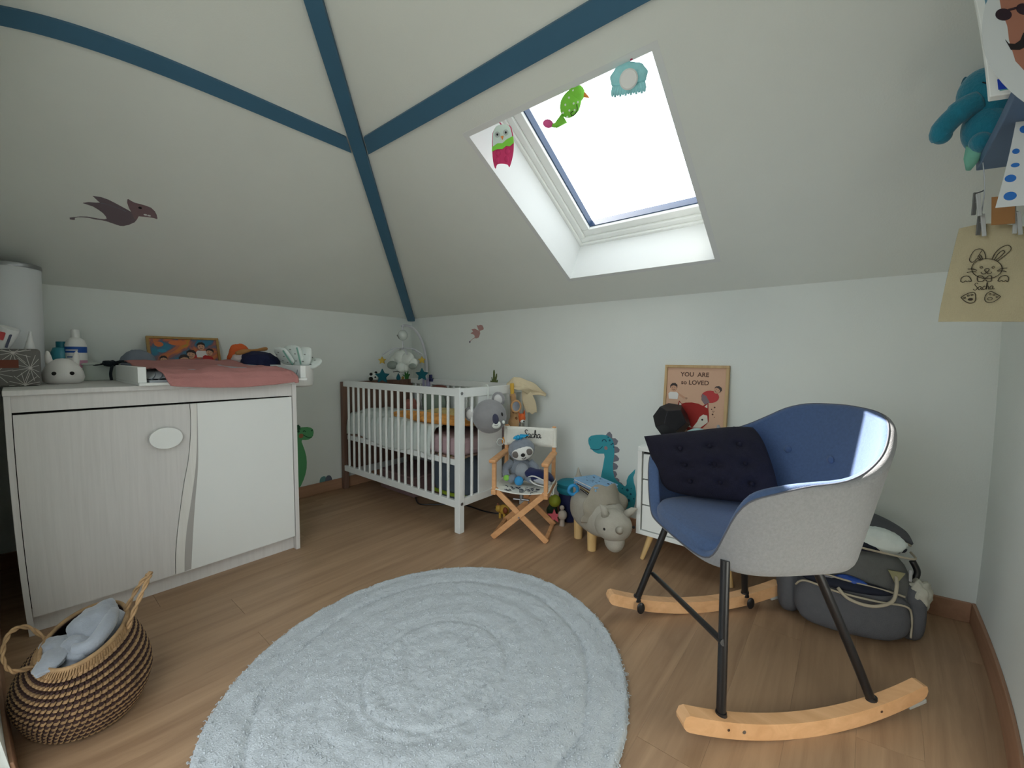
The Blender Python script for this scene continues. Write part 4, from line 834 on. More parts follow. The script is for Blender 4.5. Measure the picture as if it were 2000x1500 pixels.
for i in range(30):
    cx_, cy_ = rr.uniform(-.09, .09), rr.uniform(.015, .10); an = rr.uniform(0, 6.28); pts = [(cx_, cy_), (cx_ + .014 * math.cos(an), cy_ + .014 * math.sin(an)), (cx_ + .024 * math.cos(an + .6), cy_ + .024 * math.sin(an + .6))]
    z = lambda x: .2752 - .020 * math.sin(PI * (x + .153) / .306)
    g.tube([MC @ V((p[0], p[1], z(p[0]) + .0015)) for p in pts], .0014, 5)
g.o('seat_print', INK, dc)
for x in (-.165, .165):
    g = G(MC); g.tube(spline([(x, .02, .262), (x + .006, .05, .25), (x, .10, .262), (x - .004, .16, .252), (x, .22, .262)], 4), .003, 5); g.o('lacing', CREAM, dc)
G(MC).box(-.045, .045, .040, .060, .205, .213).o('tag_plate', STEEL, dc, bev=.003); G(MC).cyl((0, .05, .21), (0, .05, .262), .011, n=12).o('tag_post', STEEL, dc)
# sloth plush on the chair
SLG = mat('sloth_grey_plush', (124, 132, 142), .95, .08, 30, .6, 220, sheen=.3); SLW = mat('white_plush', (218, 218, 214), .95, .03, 30, .3, 200); SLD = mat('taupe_plush', (104, 98, 94), .95); CY = mat('cyan_plush', (42, 158, 206), .95, .1, 30, .5, 200); LIM = mat('lime_plush', (136, 196, 84), .95)
sl_ = thing('sloth_plush', tuple(MC @ V((-.01, .12, .28))), 'grey sloth plush with a blue tuft, sitting on the small canvas chair', 'plush toy')
MSo = MC @ Matrix.Translation((-.030, .165, .305)) @ Matrix.Rotation(.22, 4, 'Z')
G(MSo).ell((0, .005, .035), (.062, .052, .068)).o('body', SLG, sl_, smooth=True); G(MSo).ell((.005, -.035, .035), (.040, .022, .048)).o('belly', mat('pale_grey_plush', (146, 152, 158), .95, .08, 30, .5, 200), sl_, smooth=True)
hm = MSo @ Matrix.Translation((.002, -.012, .150)) @ Matrix.Rotation(-.22, 4, 'Y')
G(hm).ell((0, 0, 0), (.075, .058, .062)).o('head', SLG, sl_, smooth=True)
G(hm).ell((.004, -.040, -.012), (.060, .024, .040), None, 24, 14).o('face', SLW, sl_, smooth=True)
for x in (-.034, .040): G(hm).ell((x, -.057, -.010), (.019, .007, .018), Matrix.Rotation(.5 if x < 0 else -.5, 4, 'Y')).o('eye_patch', SLD, sl_, smooth=True)
G(hm).ell((.005, -.068, -.018), (.012, .008, .010)).o('nose', BLACK, sl_, smooth=True)
G(hm).tube([(-.006, -.065, -.036), (.005, -.064, -.041), (.018, -.064, -.034)], .002, 6).o('mouth', BLACK, sl_)
for k_ in range(7):
    an = k_ * .9; G(hm).tube([(.0, 0, .052), (.022 * math.cos(an), .02 * math.sin(an), .074), (.045 * math.cos(an) + .01, .035 * math.sin(an), .070)], [.012, .009, .003], 8).o('tuft', CY, sl_, smooth=True)
for sg_ in (-1, 1):
    G(MSo).tube(spline([(sg_ * .050, 0, .075), (sg_ * .085, -.025, .045), (sg_ * .080, -.06, .012)], 5), [.022] * 5 + [.020] * 5 + [.016], 12).o('arm', SLG, sl_, smooth=True)
    G(MSo).ell((sg_ * .078, -.066, .004), (.018, .018, .016)).o('paw', LIM, sl_, smooth=True)
    G(MSo).tube([(sg_ * .035, -.03, .0), (sg_ * .06, -.08, -.004)], [.024, .018], 12).o('leg', SLG, sl_, smooth=True)
# navy pouch with blue ball
cp = thing('toy_pouch', tuple(MC @ V((.075, .07, .28))), 'navy and white soft pouch beside the sloth on the small chair', 'pouch')
NV2 = mat('navy_velour', (22, 32, 78), .95, .05, 30, .2, 200, sheen=.2)
Mp = MC @ Matrix.Translation((.076, .115, .308)) @ Matrix.Rotation(.25, 4, 'Y')
G(Mp).ell((0, .03, .010), (.085, .060, .036), None, 30, 16, lambda d: fb(d, .15, 1.5, 2)).o('body', NV2, cp, smooth=True)
G(Mp).ell((.028, -.018, .0), (.050, .022, .016), Matrix.Rotation(-.1, 4, 'Y')).o('opening', mat('pale_lining', (176, 180, 186), .9), cp, smooth=True)
G(Mp).tube(spline([(-.055, -.005, -.006), (-.02, -.034, .018), (.03, -.040, .016), (.078, -.012, -.006)], 5), .004, 6).o('white_piping', SLW, cp, smooth=True)
G(Mp).tube(spline([(-.055, -.005, -.010), (-.01, -.040, -.018), (.04, -.042, -.016), (.078, -.012, -.010)], 5), .004, 6).o('white_piping', SLW, cp, smooth=True)
bb_ = tag(G(MC).ell((-.022, .082, .298), .025).o('soft_ball', mat('sky_blue_plush', (58, 142, 196), .95, .1, 40, .4, 200), smooth=True), 'sky blue soft ball at the front edge of the canvas seat', 'ball')
# ------------------------------------------------------------------ toys on the floor by the wall
bk = thing('lidded_pot', (1.60, -.075, 0), 'dark blue toy pot with a bulging teal lid, by the wall', 'pot')
MBk = Matrix.Translation((1.605, -.085, 0))
G(MBk).lathe([(0, .001), (.050, .001), (.058, .01), (.064, .175), (.0, .175)], 28).o('pot', mat('navy_tin', (26, 34, 74), .5), bk, smooth=40)
G(MBk).lathe([(.066, .168), (.074, .178), (.076, .195), (.070, .205), (.075, .212), (.074, .226), (.060, .236), (0, .240)], 28).o('lid', mat('teal_silicone', (26, 128, 148), .6), bk, smooth=50)
tag(G().ell((1.555, -.165, .125), .036).o('toy_ball', mat('olive_yellow_ball', (138, 148, 40), .6), smooth=True), 'olive yellow ball in front of the teal-lidded pot', 'ball')
dt = thing('small_doll', (1.60, -.185, 0), 'small pale rattle figure beside the pink starfish', 'rattle')
G().ell((1.622, -.185, .062), (.026, .026, .030)).o('body', mat('pale_beige_plush', (176, 164, 150), .9), dt, smooth=True); G().ell((1.620, -.188, .105), .014).o('head', MATS['pale_beige_plush'], dt, smooth=True)
G().cyl((1.622, -.19, 0), (1.622, -.185, .04), .016, .012, 12).o('foot', MATS['pale_beige_plush'], dt)
sf = tag(G(frame((1.578, -.205, .050), (.80, .60, 0), (0, .3, 1)) @ Matrix.Translation((0, 0, -.006))).poly(star(None, .042, None, 5, .42), .014, I4).o('starfish_toy', mat('coral_pink_plush', (192, 86, 96), .9), bev=.005), 'coral pink starfish toy leaning among the wall toys', 'plush toy')
gb = tag(G().ell((1.515, -.13, .045), (.034, .034, .045), None, 20, 14, lambda d: fb(d, .15, 2, 3)).o('soft_block', mat('dark_green_plush', (44, 66, 46), .95), smooth=True), 'dark green soft toy behind the olive ball', 'plush toy')
yt = thing('wooden_animal', (1.29, -.315, 0), 'yellow and brown toy animal on the floor behind the small chair', 'toy')
YW = mat('yellow_toy', (186, 148, 58), .6, .1, 20); BRT = mat('brown_toy', (120, 62, 30), .6)
G().ell((1.29, -.315, .052), (.035, .026, .030)).o('body', YW, yt, smooth=True); G().ell((1.266, -.338, .060), (.020, .019, .022)).o('head', YW, yt, smooth=True); G().ell((1.312, -.33, .055), (.017, .012, .02)).o('wing', BRT, yt, smooth=True)
for x_, y_ in ((1.272, -.330), (1.308, -.332), (1.276, -.298), (1.31, -.300)): G().cyl((x_, y_, 0), (x_, y_, .034), .008, n=10).o('leg', YW, yt)
G().ell((1.255, -.354, .064), .004).o('eye', BLACK, yt); G().tube([(1.27, -.34, .078), (1.262, -.342, .092)], .005, 6).o('horn', BRT, yt)
# ------------------------------------------------------------------ animal stool
h_ = V((.853, -.522, 0)); n_ = V((.522, .853, 0)); MTs = frame((1.905, -.360, 0), h_, n_)     # x forward, y to its far side
ts = thing('animal_stool', (1.88, -.29, 0), 'beige fabric horned dinosaur stool with wooden legs', 'stool')
TSF = mat('beige_wool_felt', (166, 162, 150), .95, .05, 30, .4, 260)
G(MTs).ell((-.060, .060, .172), (.185, .105, .098), None, 36, 22, lambda d: (abs(d.x) ** 2.6 + abs(d.y) ** 2.6 + abs(d.z) ** 2.6) ** (-1 / 2.6)).o('body', TSF, ts, smooth=True)
for x, y in ((-.010, .005), (-.160, .010), (-.005, .125), (-.155, .12)): G(MTs).cyl((x, y, 0), (x - .004, y + .002, .11), .022, .025, 18).o('leg', PINE, ts, smooth=50)
Mh = MTs @ Matrix.Translation((.112, .046, .172)) @ Matrix.Rotation(-.18, 4, 'Z') @ Matrix.Scale(.94, 4)
G(Mh).ell((0, 0, 0), (.098, .092, .080), None, 32, 20).o('head', TSF, ts, smooth=True)
G(Mh).ell((.020, .0, -.070), (.055, .050, .060), None, 24, 16).o('jaw', TSF, ts, smooth=True)
G(Mh).tube([(.098, -.010, .012), (.118, -.012, .025), (.128, -.012, .038)], [.020, .013, .003], 12).o('nose_horn', TSF, ts, smooth=True)
for y, tip_ in ((-.048, (-.005, -.072, .108)), (.062, (.058, .100, .098))):
    G(Mh).tube([(0.02, y, .058), ((tip_[0] + .02) / 2 + .01, (tip_[1] + y) / 2, (tip_[2] + .058) / 2 + .012), tip_], [.022, .015, .003], 12).o('horn', TSF, ts, smooth=True)
for y in (-.070, .085): G(Mh).ell((.058, y * .98, .006), .0075).o('eye', BLACK, ts, smooth=True)
def frill(u, v):
    a = math.radians(-30 + 236 * u); r = .055 + (.066 + .010 * math.cos(10 * PI * u) * v) * v
    y = r * math.cos(a) * 1.0; z = r * math.sin(a) * (1.08 if math.sin(a) > 0 else .85); back = -.060 * v - .012 * v * math.cos(6 * PI * u)
    return MTs @ V((.060 + back, .062 + y, .190 + z + .012 * v))
G().grid(frill, 60, 14, th=.011).o('neck_frill', mat('taupe_felt', (150, 144, 130), .95, .05, 30, .4, 260), ts, smooth=True)
G(MTs).tube(spline([(-.225, .06, .19), (-.265, .065, .24), (-.275, .07, .30), (-.290, .075, .345)], 4), [.045, .042, .038, .034, .032, .028, .024, .022, .018, .012, .008, .005, .002], 14).o('tail', TSF, ts, smooth=True)
# cloth books on its back
bkm = lambda n, c: mat(n, c, .9, .12, 25, .2, 200)
BL1 = bkm('blue_cloth_print', (130, 168, 200)); BL2 = bkm('mustard_stripe_cloth', (164, 140, 84)); BKD = bkm('dark_brown_cloth', (54, 44, 40))
zb_ = .262
for nm, w, d, hgt, m, ang, lb in (('cloth_book', .150, .105, .014, BKD, -6, 'dark brown cloth book, lowest of the stack on the stool'), ('cloth_book', .150, .105, .014, BL2, -2, 'mustard striped cloth book, second from the bottom of the stack on the stool'),
                                  ('cloth_book', .165, .120, .013, bkm('navy_cloth', (40, 46, 86)), 3, 'navy and white cloth book under the blue one on the stool'), ('cloth_book', .195, .140, .022, BL1, 6, 'thick light blue cloth book on top of the stack on the stool')):
    Mb = MTs @ Matrix.Translation((-.085, .062, zb_)) @ Matrix.Rotation(math.radians(ang), 4, 'Z')
    bo = thing(nm, tuple(Mb.translation), lb, 'book', 'cloth books on the animal stool')
    G(Mb).box(-w / 2, w / 2, -d / 2, d / 2, 0, hgt * .36).o('cover', m, bo, bev=.003); G(Mb).box(-w / 2 + .004, w / 2 - .004, -d / 2 + .004, d / 2 - .004, hgt * .36, hgt * .64).o('pages', SLW, bo)
    G(Mb).box(-w / 2, w / 2, -d / 2, d / 2, hgt * .64, hgt).o('cover', m, bo, bev=.003)
    if m is BL1:
        rg = random.Random(2); g = G(Mb)
        for i in range(16): x, y = rg.uniform(-.08, .08), rg.uniform(-.05, .05); g.box(x, x + rg.uniform(.006, .02), y, y + .003, hgt, hgt + .0008)
        g.o('print', INK, bo)['kind'] = 'stuff'
    zb_ += hgt + .001
rg_ = thing('teething_ring', tuple(MTs @ V((-.185, -.02, .27))), 'bright blue teething ring hanging from the top cloth book', 'ring')
Mr = frame(MTs @ V((-.168, -.020, .262)), (.72, .69, 0), (0, -.2, 1)); g = G(Mr); g.tube([(.024 * math.cos(k_ * PI / 12), .026 * math.sin(k_ * PI / 12), 0) for k_ in range(24)], .009, 10, closed=True); g.o('ring', mat('bright_blue_rubber', (56, 150, 206), .6, .15, 60), rg_, smooth=True)
G(Mr).tube([(.0, .024, 0), (.02, .040, -.015), (.05, .045, -.03)], .005, 6).o('strap', BL1, rg_)
# ------------------------------------------------------------------ drawer cabinet behind the rocking chair
cb_ = thing('drawer_cabinet', (2.32, -.16, 0), 'white drawer cabinet on slanted wooden legs, behind the rocking chair', 'cabinet')
AX0, AX1, AY, AZ0, AZ1 = 2.105, 2.545, -.300, .128, .549
G().box(AX0, AX1, AY, -.014, AZ1 - .022, AZ1).o('top', WLAC, cb_, bev=.002)
for x in (AX0, AX1 - .020): G().box(x, x + .020, AY, -.014, AZ0, AZ1 - .022).o('side_panel', WLAC, cb_, bev=.001)
G().box(AX0 + .020, AX1 - .020, AY, -.014, AZ0, AZ0 + .020).o('bottom_panel', WLAC, cb_, bev=.001)
G().box(AX0 + .020, AX1 - .020, AY + .03, -.014, AZ0 + .02, AZ1 - .022).o('carcass', DARK, cb_)
z = AZ0 + .024; dh = (AZ1 - .022 - AZ0 - .024 - .006) / 3
for i in range(3):
    d_ = G().box(AX0 + .026, AX1 - .026, AY + .004, AY + .022, z, z + dh - .006).o('drawer_front', WLAC, cb_, bev=.002)
    G().cyl(((AX0 + AX1) / 2, AY + .004, z + dh / 2), ((AX0 + AX1) / 2, AY - .016, z + dh / 2), .012, .014, 16).o('knob', PINE, d_); z += dh
for x, y in ((AX0 + .06, AY + .05), (AX1 - .06, AY + .05), (AX0 + .06, -.06), (AX1 - .06, -.06)):
    dx = -.035 if x < 2.3 else .035; dy = -.03 if y < -.15 else .02
    G().cyl((x + dx, y + dy, 0), (x, y, AZ0), .009, .016, 14).o('leg', PINE, cb_, smooth=50)
# faceted black lamp
fp = thing('faceted_lamp', (2.20, -.125, AZ1), 'black faceted ball lamp on the white drawer cabinet', 'lamp')
BLK = mat('matt_black', (22, 21, 26), .45)
MFL = Matrix.Translation((2.200, -.125, .663)) @ Matrix.Rotation(.25, 4, 'Z') @ Matrix.Rotation(.30, 4, 'X')
ph = (1 + 5 ** .5) / 2
bm_ = bmesh.new(); ico = bmesh.ops.create_icosphere(bm_, subdivisions=1, radius=1.0)
fc = [f.calc_center_median().normalized() for f in bm_.faces]; bm_.verts.ensure_lookup_table()
vs_ = fc; fs_ = []
for v in bm_.verts:
    fsx = [f.index for f in v.link_faces]; nrm = v.co.normalized(); u_ = nrm.orthogonal().normalized(); w_ = nrm.cross(u_)
    fsx.sort(key=lambda i: math.atan2(fc[i].dot(w_), fc[i].dot(u_))); fs_.append(tuple(fsx))
bm_.free()
g = G(MFL); g.add([v * .088 for v in vs_], fs_); g.o('shade', BLK, fp, bev=.002)
G(Matrix.Translation((2.20, -.125, AZ1))).lathe([(0, .0), (.05, .0), (.05, .012), (.03, .020), (.022, .04), (0, .04)], 12).o('base', BLK, fp, smooth=40)
# framed poster leaning on the wall
po = thing('framed_poster', (2.277, -.03, AZ1), 'oak framed pink poster reading YOU ARE so LOVED, with a fox', 'poster')
MPo = frame((2.127, -.050, AZ1 + .001), (1, 0, 0), (0, .092, 1)); pw, phh = .301, .384
g = G(MPo)
for a in ((0, pw, 0, .013), (0, pw, phh - .013, phh), (0, .013, .013, phh - .013), (pw - .013, pw, .013, phh - .013)): g.box(a[0], a[1], a[2], a[3], -.018, .006)
g.o('frame', wood('poster_oak', (176, 146, 102), (198, 168, 122), .5, 4, 2, 0, .02), po, bev=.001)
G(MPo).box(.013, pw - .013, .013, phh - .013, -.012, -.002).o('print', mat('blush_paper', (206, 168, 142), .8), po)
MX = MPo @ Matrix.Translation((0, 0, -.0018))
BRL = mat('brown_lettering', (88, 60, 48), .7)
text('lettering', 'YOU  ARE', .030, MX @ Matrix.Translation((.145, .328, 0)), BRL, po, off=.0006)
text('lettering', 'so LOVED', .030, MX @ Matrix.Translation((.148, .288, 0)), BRL, po, off=.0006)
FXR = mat('fox_red_print', (150, 30, 22), .7); FXC = mat('fox_cream_print', (214, 208, 192), .7)
fx_ = G(MX).poly([(.070, .172), (.078, .205), (.092, .190), (.110, .196), (.140, .199), (.170, .195), (.192, .186), (.216, .205), (.218, .172), (.222, .140), (.222, .110), (.195, .075), (.150, .045), (.105, .075), (.068, .110), (.066, .140)], .0008, I4).o('fox_print', FXR, po)
for s_ in (((.078, .140), (.096, .144), (.112, .130), (.122, .105), (.145, .075), (.110, .078), (.074, .108)), ((.214, .140), (.196, .144), (.180, .130), (.170, .105), (.150, .075), (.186, .078), (.219, .108))): G(MX).poly(list(s_), .0014, I4).o('cheek', FXC, fx_)
for s_ in (((.079, .178), (.081, .196), (.092, .186)), ((.200, .182), (.212, .196), (.213, .176))): G(MX).poly(list(s_), .0014, I4).o('inner_ear', FXC, fx_)
for x in (.092, .193): G(MX).disc((x, .118), .0045, I4, .002, 12).o('eye', BLACK, fx_)
MXp = MX @ Matrix.Translation((0, 0, .0004))
figure('person_print', po, MXp, (.048, .268), .024, WHP); figure('person_print', po, MXp, (.252, .265), .022, REDP, lean=-.7)
G(MX).disc((.222, .232), (.040, .030), I4, .0011, 20).o('red_jumper_print', REDP, po); G(MX).poly([(.185, .245), (.205, .235), (.222, .205), (.200, .192), (.183, .215)], .0014, I4).o('trousers_print', mat('mauve_grey_print', (128, 108, 112), .7), po)
G(MX).line(spline([(.062, .245), (.085, .230), (.104, .218)], 4), .010, I4, .001).o('arm_print', SKIN, po)
for c_ in ((.112, .218), (.240, .162)):
    hp = [(c_[0] + .0045 * math.sin(q) ** 3, c_[1] + .0036 * math.cos(q) - .0014 * math.cos(2 * q) - .0006 * math.cos(3 * q)) for q in [2 * PI * i / 20 for i in range(21)]]; G(MX).line(hp, .001, I4, .001).o('heart_print', BRL, po)
g = G(MX)
for p, r in (((.245, .182), .004), ((.232, .172), .003), ((.238, .148), .004), ((.246, .135), .002)): g.disc(p, r, I4, .001, 10)
g.o('dot_print', BRL, po)
dl = thing('dome_lamp', (2.34, -.16, AZ1), 'pale turquoise dome ornament in front of the poster', 'ornament')
G(Matrix.Translation((2.335, -.165, AZ1))).lathe([(0, 0), (.055, 0), (.062, .02), (.060, .05), (.045, .078), (.02, .092), (0, .095)], 28).o('dome', mat('pale_turquoise', (160, 196, 196), .45), dl, smooth=True)
cl_ = thing('cat_lamp', (2.452, -.165, AZ1), 'small grey cat-eared ornament behind the navy cushion', 'ornament')
G().ell((2.452, -.165, .598), (.040, .035, .050)).o('body', mat('grey_silicone', (150, 154, 158), .5), cl_, smooth=True)
for x in (-.026, .026): G().cyl((2.452 + x, -.165, .632), (2.452 + x * 1.25, -.165, .668), .016, .004, 12).o('ear', MATS['grey_silicone'], cl_, smooth=40)

# ------------------------------------------------------------------ rocking chair; local x forward, y to the sitter's left, z up
MR = frame((2.636, -.731, 0), (math.cos(math.radians(225.37)), math.sin(math.radians(225.37)), 0), (-math.sin(math.radians(225.37)), math.cos(math.radians(225.37)), 0))
rc = thing('rocking_chair', (2.636, -.731, 0), 'blue upholstered tub rocking chair with a grey back and wooden rockers', 'chair')
RR = 1.103
BEE2 = wood('beech_rocker', (206, 158, 112), (224, 178, 132), .45, 3, 0, 0, .03, 8)
def rock(u): return RR - math.sqrt(RR * RR - u * u)
for s_ in (-.263, .263):
    us_ = [-.335 + .668 * i / 30 for i in range(31)]; bot = [(u, rock(u)) for u in us_]; top = [(u, rock(u) + .044) for u in us_]
    e0_, e1_ = us_[0], us_[-1]
    bot = [(e0_ - .018, rock(e0_) + .026), (e0_ - .016, rock(e0_) + .014), (e0_ - .009, rock(e0_) + .005)] + bot + [(e1_ + .009, rock(e1_) + .005), (e1_ + .016, rock(e1_) + .014), (e1_ + .018, rock(e1_) + .026)]
    top = [(e0_ - .012, rock(e0_) + .041)] + top + [(e1_ + .012, rock(e1_) + .041)]
    rk = G(MR @ frame((0, s_ + .018, 0), (1, 0, 0), (0, 0, 1))).poly(bot + top[::-1], .036, I4).o('rocker', BEE2, rc, bev=.006, seg=3)
    sg = 1 if s_ > 0 else -1
    g = G(MR)
    for u in ((-.205, .232) if s_ > 0 else ()): g.cyl((u, s_ + .0182, rock(u) + .024), (u, s_ + .0192, rock(u) + .024), .0035, n=10)
    if s_ > 0: g.o('screw_hole', mat('dark_brass', (70, 48, 34), .5), rk); G(MR).cyl((.19, s_ + .0182, rock(.19) + .022), (.19, s_ + .0195, rock(.19) + .022), .0045, n=12).o('screw', STEEL, rk)
    G(MR).bar((-.355, s_, rock(.35) - .010), (-.300, s_, rock(.30) - .006), .034, .012, (0, 0, 1)).o('corner_pad', mat('clear_grey_pad', (176, 176, 170), .4), rk, bev=.002)
SHZ = .417
for s_, sg in ((-.263, -1), (.263, 1)):
    f0 = V((.238, s_ - sg * .006, rock(.238) + .040)); f1 = V((.165, sg * .150, SHZ + .01)); r0_ = V((-.196, s_ - sg * .006, rock(.196) + .040)); r1_ = V((-.035, sg * .165, SHZ + .01))
    if sg > 0: f1 = V((.215, .215, SHZ + .03)); r1_ = V((-.035, .20, SHZ + .03))
    else: f1 = V((.130, -.215, SHZ + .0)); r1_ = V((-.13, -.20, SHZ + .0))
    for a, b in ((f0, f1), (r0_, r1_)):
        lg = G(MR); lg.tube([a, b], .0115, 14); lg = lg.o('leg', BRMET, rc, smooth=50)
        g = G(MR); q = a - V((0, sg * (.014 if sg < 0 else .004), .012))
        if sg < 0: g.ell(q + V((0, .020, -.006)), (.015, .006, .022)); 
        g.cyl(a - V((0, 0, .008)), a + V((0, 0, .012)), .016, .013, 14); g.o('foot_bracket', BRMET, lg, smooth=50)
fa_, fb_ = V((.20, -.245, .165)), V((.232, .252, .235))
G(MR).tube([V((.186, -.242, .165)), V((.232, .247, .250))], .0085, 12).o('cross_bar', BRMET, rc, smooth=50)
# tub shell: bottom outline and top outline as closed curves, angle 0 at the back, +-180 at the front
def sup(a, f, b, w, p, pb=None):
    c, s = math.cos(a), math.sin(a); p = pb if (pb and c > 0) else p; u = -(abs(c) ** (2 / p)) * (1 if c > 0 else -1); v = abs(s) ** (2 / p) * (1 if s > 0 else -1)
    return V((u * (b if u < 0 else f), v * w))
BF, BB, BW = .245, .186, .262
TF, TBk, TW = .300, .345, .328
RIMC = [tuple(p) for p in spline([(0, .802), (20, .795), (33, .774), (44, .738), (56, .704), (72, .673), (86, .656), (104, .643), (121, .620), (131, .578), (140, .51), (149, .45), (160, .424), (180, .418)], 6)]
SEF, SEB, SEW, SEZ = .243, .19, .225, .440
def smooth(e0, e1, x): t = min(1, max(0, (x - e0) / (e1 - e0))); return t * t * (3 - 2 * t)
def rim(a):
    d = abs(math.degrees(a))
    for (x0, y0), (x1, y1) in zip(RIMC, RIMC[1:]):
        if d <= x1: return y0 + (y1 - y0) * (d - x0) / max(1e-6, x1 - x0)
    return RIMC[-1][1]
def lerp_table(T, x):
    for (x0, y0), (x1, y1) in zip(T, T[1:]):
        if x <= x1:
            t = (x - x0) / (x1 - x0); t = t * t * (3 - 2 * t) if SMOOTHT else t; return y0 + (y1 - y0) * t
    return T[-1][1]
def shell(a, t, off):
    """point on the shell: t 0 at the underside edge, 1 at the rim; OFF inwards"""
    zb_, zt = SHZ, rim(a)
    tt = t * (zt - zb_) / (.80 - zb_)                              # spread follows height
    p = sup(a, BF - off, BB - off, BW - off, 4.0, 3.6) * (1 - tt) + sup(a, TF - off, TBk - off, TW - off, 3.2, 2.2) * tt
    return V((p.x, p.y, zb_ + (zt - zb_) * t))
BLUF = mat('slate_blue_fabric', (68, 88, 122), .95, .10, 120, .35, 500, sheen=.15); GRYF = mat('light_grey_fabric', (132, 132, 133), .95, .08, 140, .35, 500, sheen=.1)
NA, NT_, TH = 96, 22, .032
def outer(u, v):
    a = -PI + 2 * PI * u; return MR @ (shell(a, v, 0) if v > .06 else shell(a, .06, 0) + (V((0, 0, SHZ)) - V((0, 0, shell(a, .06, 0).z))) * (1 - v / .06) + (V((-shell(a, 0, 0).x, -shell(a, 0, 0).y, 0)) * .04 * (1 - v / .06)))
G().grid(outer, NA, NT_, cu=True).o('outer_shell', GRYF, rc, smooth=True)
def rimf(u, v):
    a = -PI + 2 * PI * u; o_, i_ = shell(a, 1, 0), shell(a, 1, TH); m = (o_ + i_) / 2; r = (o_ - i_) / 2
    ang = PI * v; return MR @ (m + r * math.cos(ang) + V((0, 0, .016 * math.sin(ang))))
def split(u):
    d = abs(-180 + 360 * u); return .05 + .47 * (1 - smooth(60, 118, d))
G().grid(lambda u, v: rimf(u, split(u) + (1 - split(u)) * v), NA, 7, cu=True).o('rim', BLUF, rc, smooth=True)
G().grid(lambda u, v: rimf(u, split(u) * v), NA, 5, cu=True).o('outer_rim', GRYF, rc, smooth=True)
def inner(u, v):
    a = -PI + 2 * PI * u; return MR @ shell(a, 1 - v * .93, TH)
G().grid(inner, NA, NT_, cu=True).o('inner_shell', BLUF, rc, smooth=True)
def pan(u, v):
    a = -PI + 2 * PI * u; e = shell(a, 0, .012); return MR @ V((e.x * v, e.y * v, SHZ - .006 * (1 - v) ** .5))
G().grid(pan, NA, 6, cu=True).o('underside', mat('dark_underside', (60, 60, 64), .9), rc, smooth=True)
def piping(u): u = (u + PI) / (2 * PI); return rimf(u, split(u))
g = G(); g.tube([piping(-PI + 2 * PI * i / NA) for i in range(NA)], .0022, 6, closed=True); g.o('piping', mat('dark_grey_piping', (84, 86, 94), .9), rc, smooth=True)
# seat cushion
def seat(u, v):
    a = 2 * PI * u; p = sup(a, SEF, SEB, SEW, 3.4); t = v
    prof = [(0, .030), (.5, .034), (.85, .032), (.96, .024), (1.0, .008), (1.0, -.022), (.96, -.036), (0, -.038)]
    s_ = t * 6.999; i = int(s_); f = s_ - i; r = prof[i][0] + (prof[i + 1][0] - prof[i][0]) * f; z = prof[i][1] + (prof[i + 1][1] - prof[i][1]) * f
    return MR @ V((p.x * r, p.y * r, SEZ + z + .02 * p.x * r))
G().grid(seat, 72, 42, cu=True).o('seat_cushion', BLUF, rc, smooth=True)
for a, z in ((-22, .652), (3, .652)):
    aa = math.radians(a); zt = rim(aa); t = (z - SHZ) / (zt - SHZ); p = shell(aa, t, TH); q = shell(aa, t, TH + .05); d_ = (q - p).normalized()
    M_ = MR @ Matrix.Translation(p + d_ * .003) @ d_.to_track_quat('Z', 'Y').to_matrix().to_4x4()
    G(M_).ell((0, 0, 0), (.0125, .0125, .007)).o('button', BLUF, rc, smooth=True)
# navy cushion leaning in the chair
NVC = mat('navy_cushion_cotton', (20, 18, 34), .95, .15, 40, .4, 300)
A_, B_, C_, D_ = [V(q) for q in [(0.225, -0.265, 0.677), (-0.16, -0.18, 0.735), (-0.12, 0.01, 0.5), (0.17, -0.21, 0.48)]]
nrm_ = ((B_ - A_).cross(D_ - A_)).normalized()
if (MR.to_3x3() @ nrm_).dot(CAM - MR @ A_) < 0: nrm_ = -nrm_
def pill(sd):
    def fn(u, v):
        p = A_.lerp(B_, u).lerp(D_.lerp(C_, u), v); e = (max(0, 16 * u * (1 - u) * v * (1 - v))) ** .42
        pin = 1 - .11 * max(0, abs(2 * u - 1) ** 3 * abs(2 * v - 1) ** 3) * (0 if (u < .5 and v < .5) else 1) + .04 * (1 - abs(2 * u - 1) ** 4 * abs(2 * v - 1) ** 4) * 0
        c = (A_ + B_ + C_ + D_) / 4; p = c + (p - c) * pin
        tuft = sum(math.exp(-(((u - x) / .05) ** 2 + ((v - y) / .05) ** 2)) for x in (.25, .5, .75) for y in (.25, .5, .75))
        wr = .006 * noise.noise(V((u * 7, v * 7, 4)))
        return MR @ (p + nrm_ * sd * (.070 * e - .020 * tuft * e + wr * e))
    return fn
cu_ = thing('cushion', tuple(MR @ ((A_ + B_ + C_ + D_) / 4)), 'dark navy tufted cushion leaning in the blue rocking chair', 'cushion')
g = G(); g.grid(pill(1), 44, 44); g.grid(pill(-1), 44, 44); g.o('cover', NVC, cu_, smooth=True)
tf = [MR @ (A_.lerp(B_, x).lerp(D_.lerp(C_, x), y) + nrm_ * .048) for x in (.25, .5, .75) for y in (.25, .5, .75)]
for q in tf: G().ell(q, .007).o('tuft_button', NVC, cu_, smooth=True)
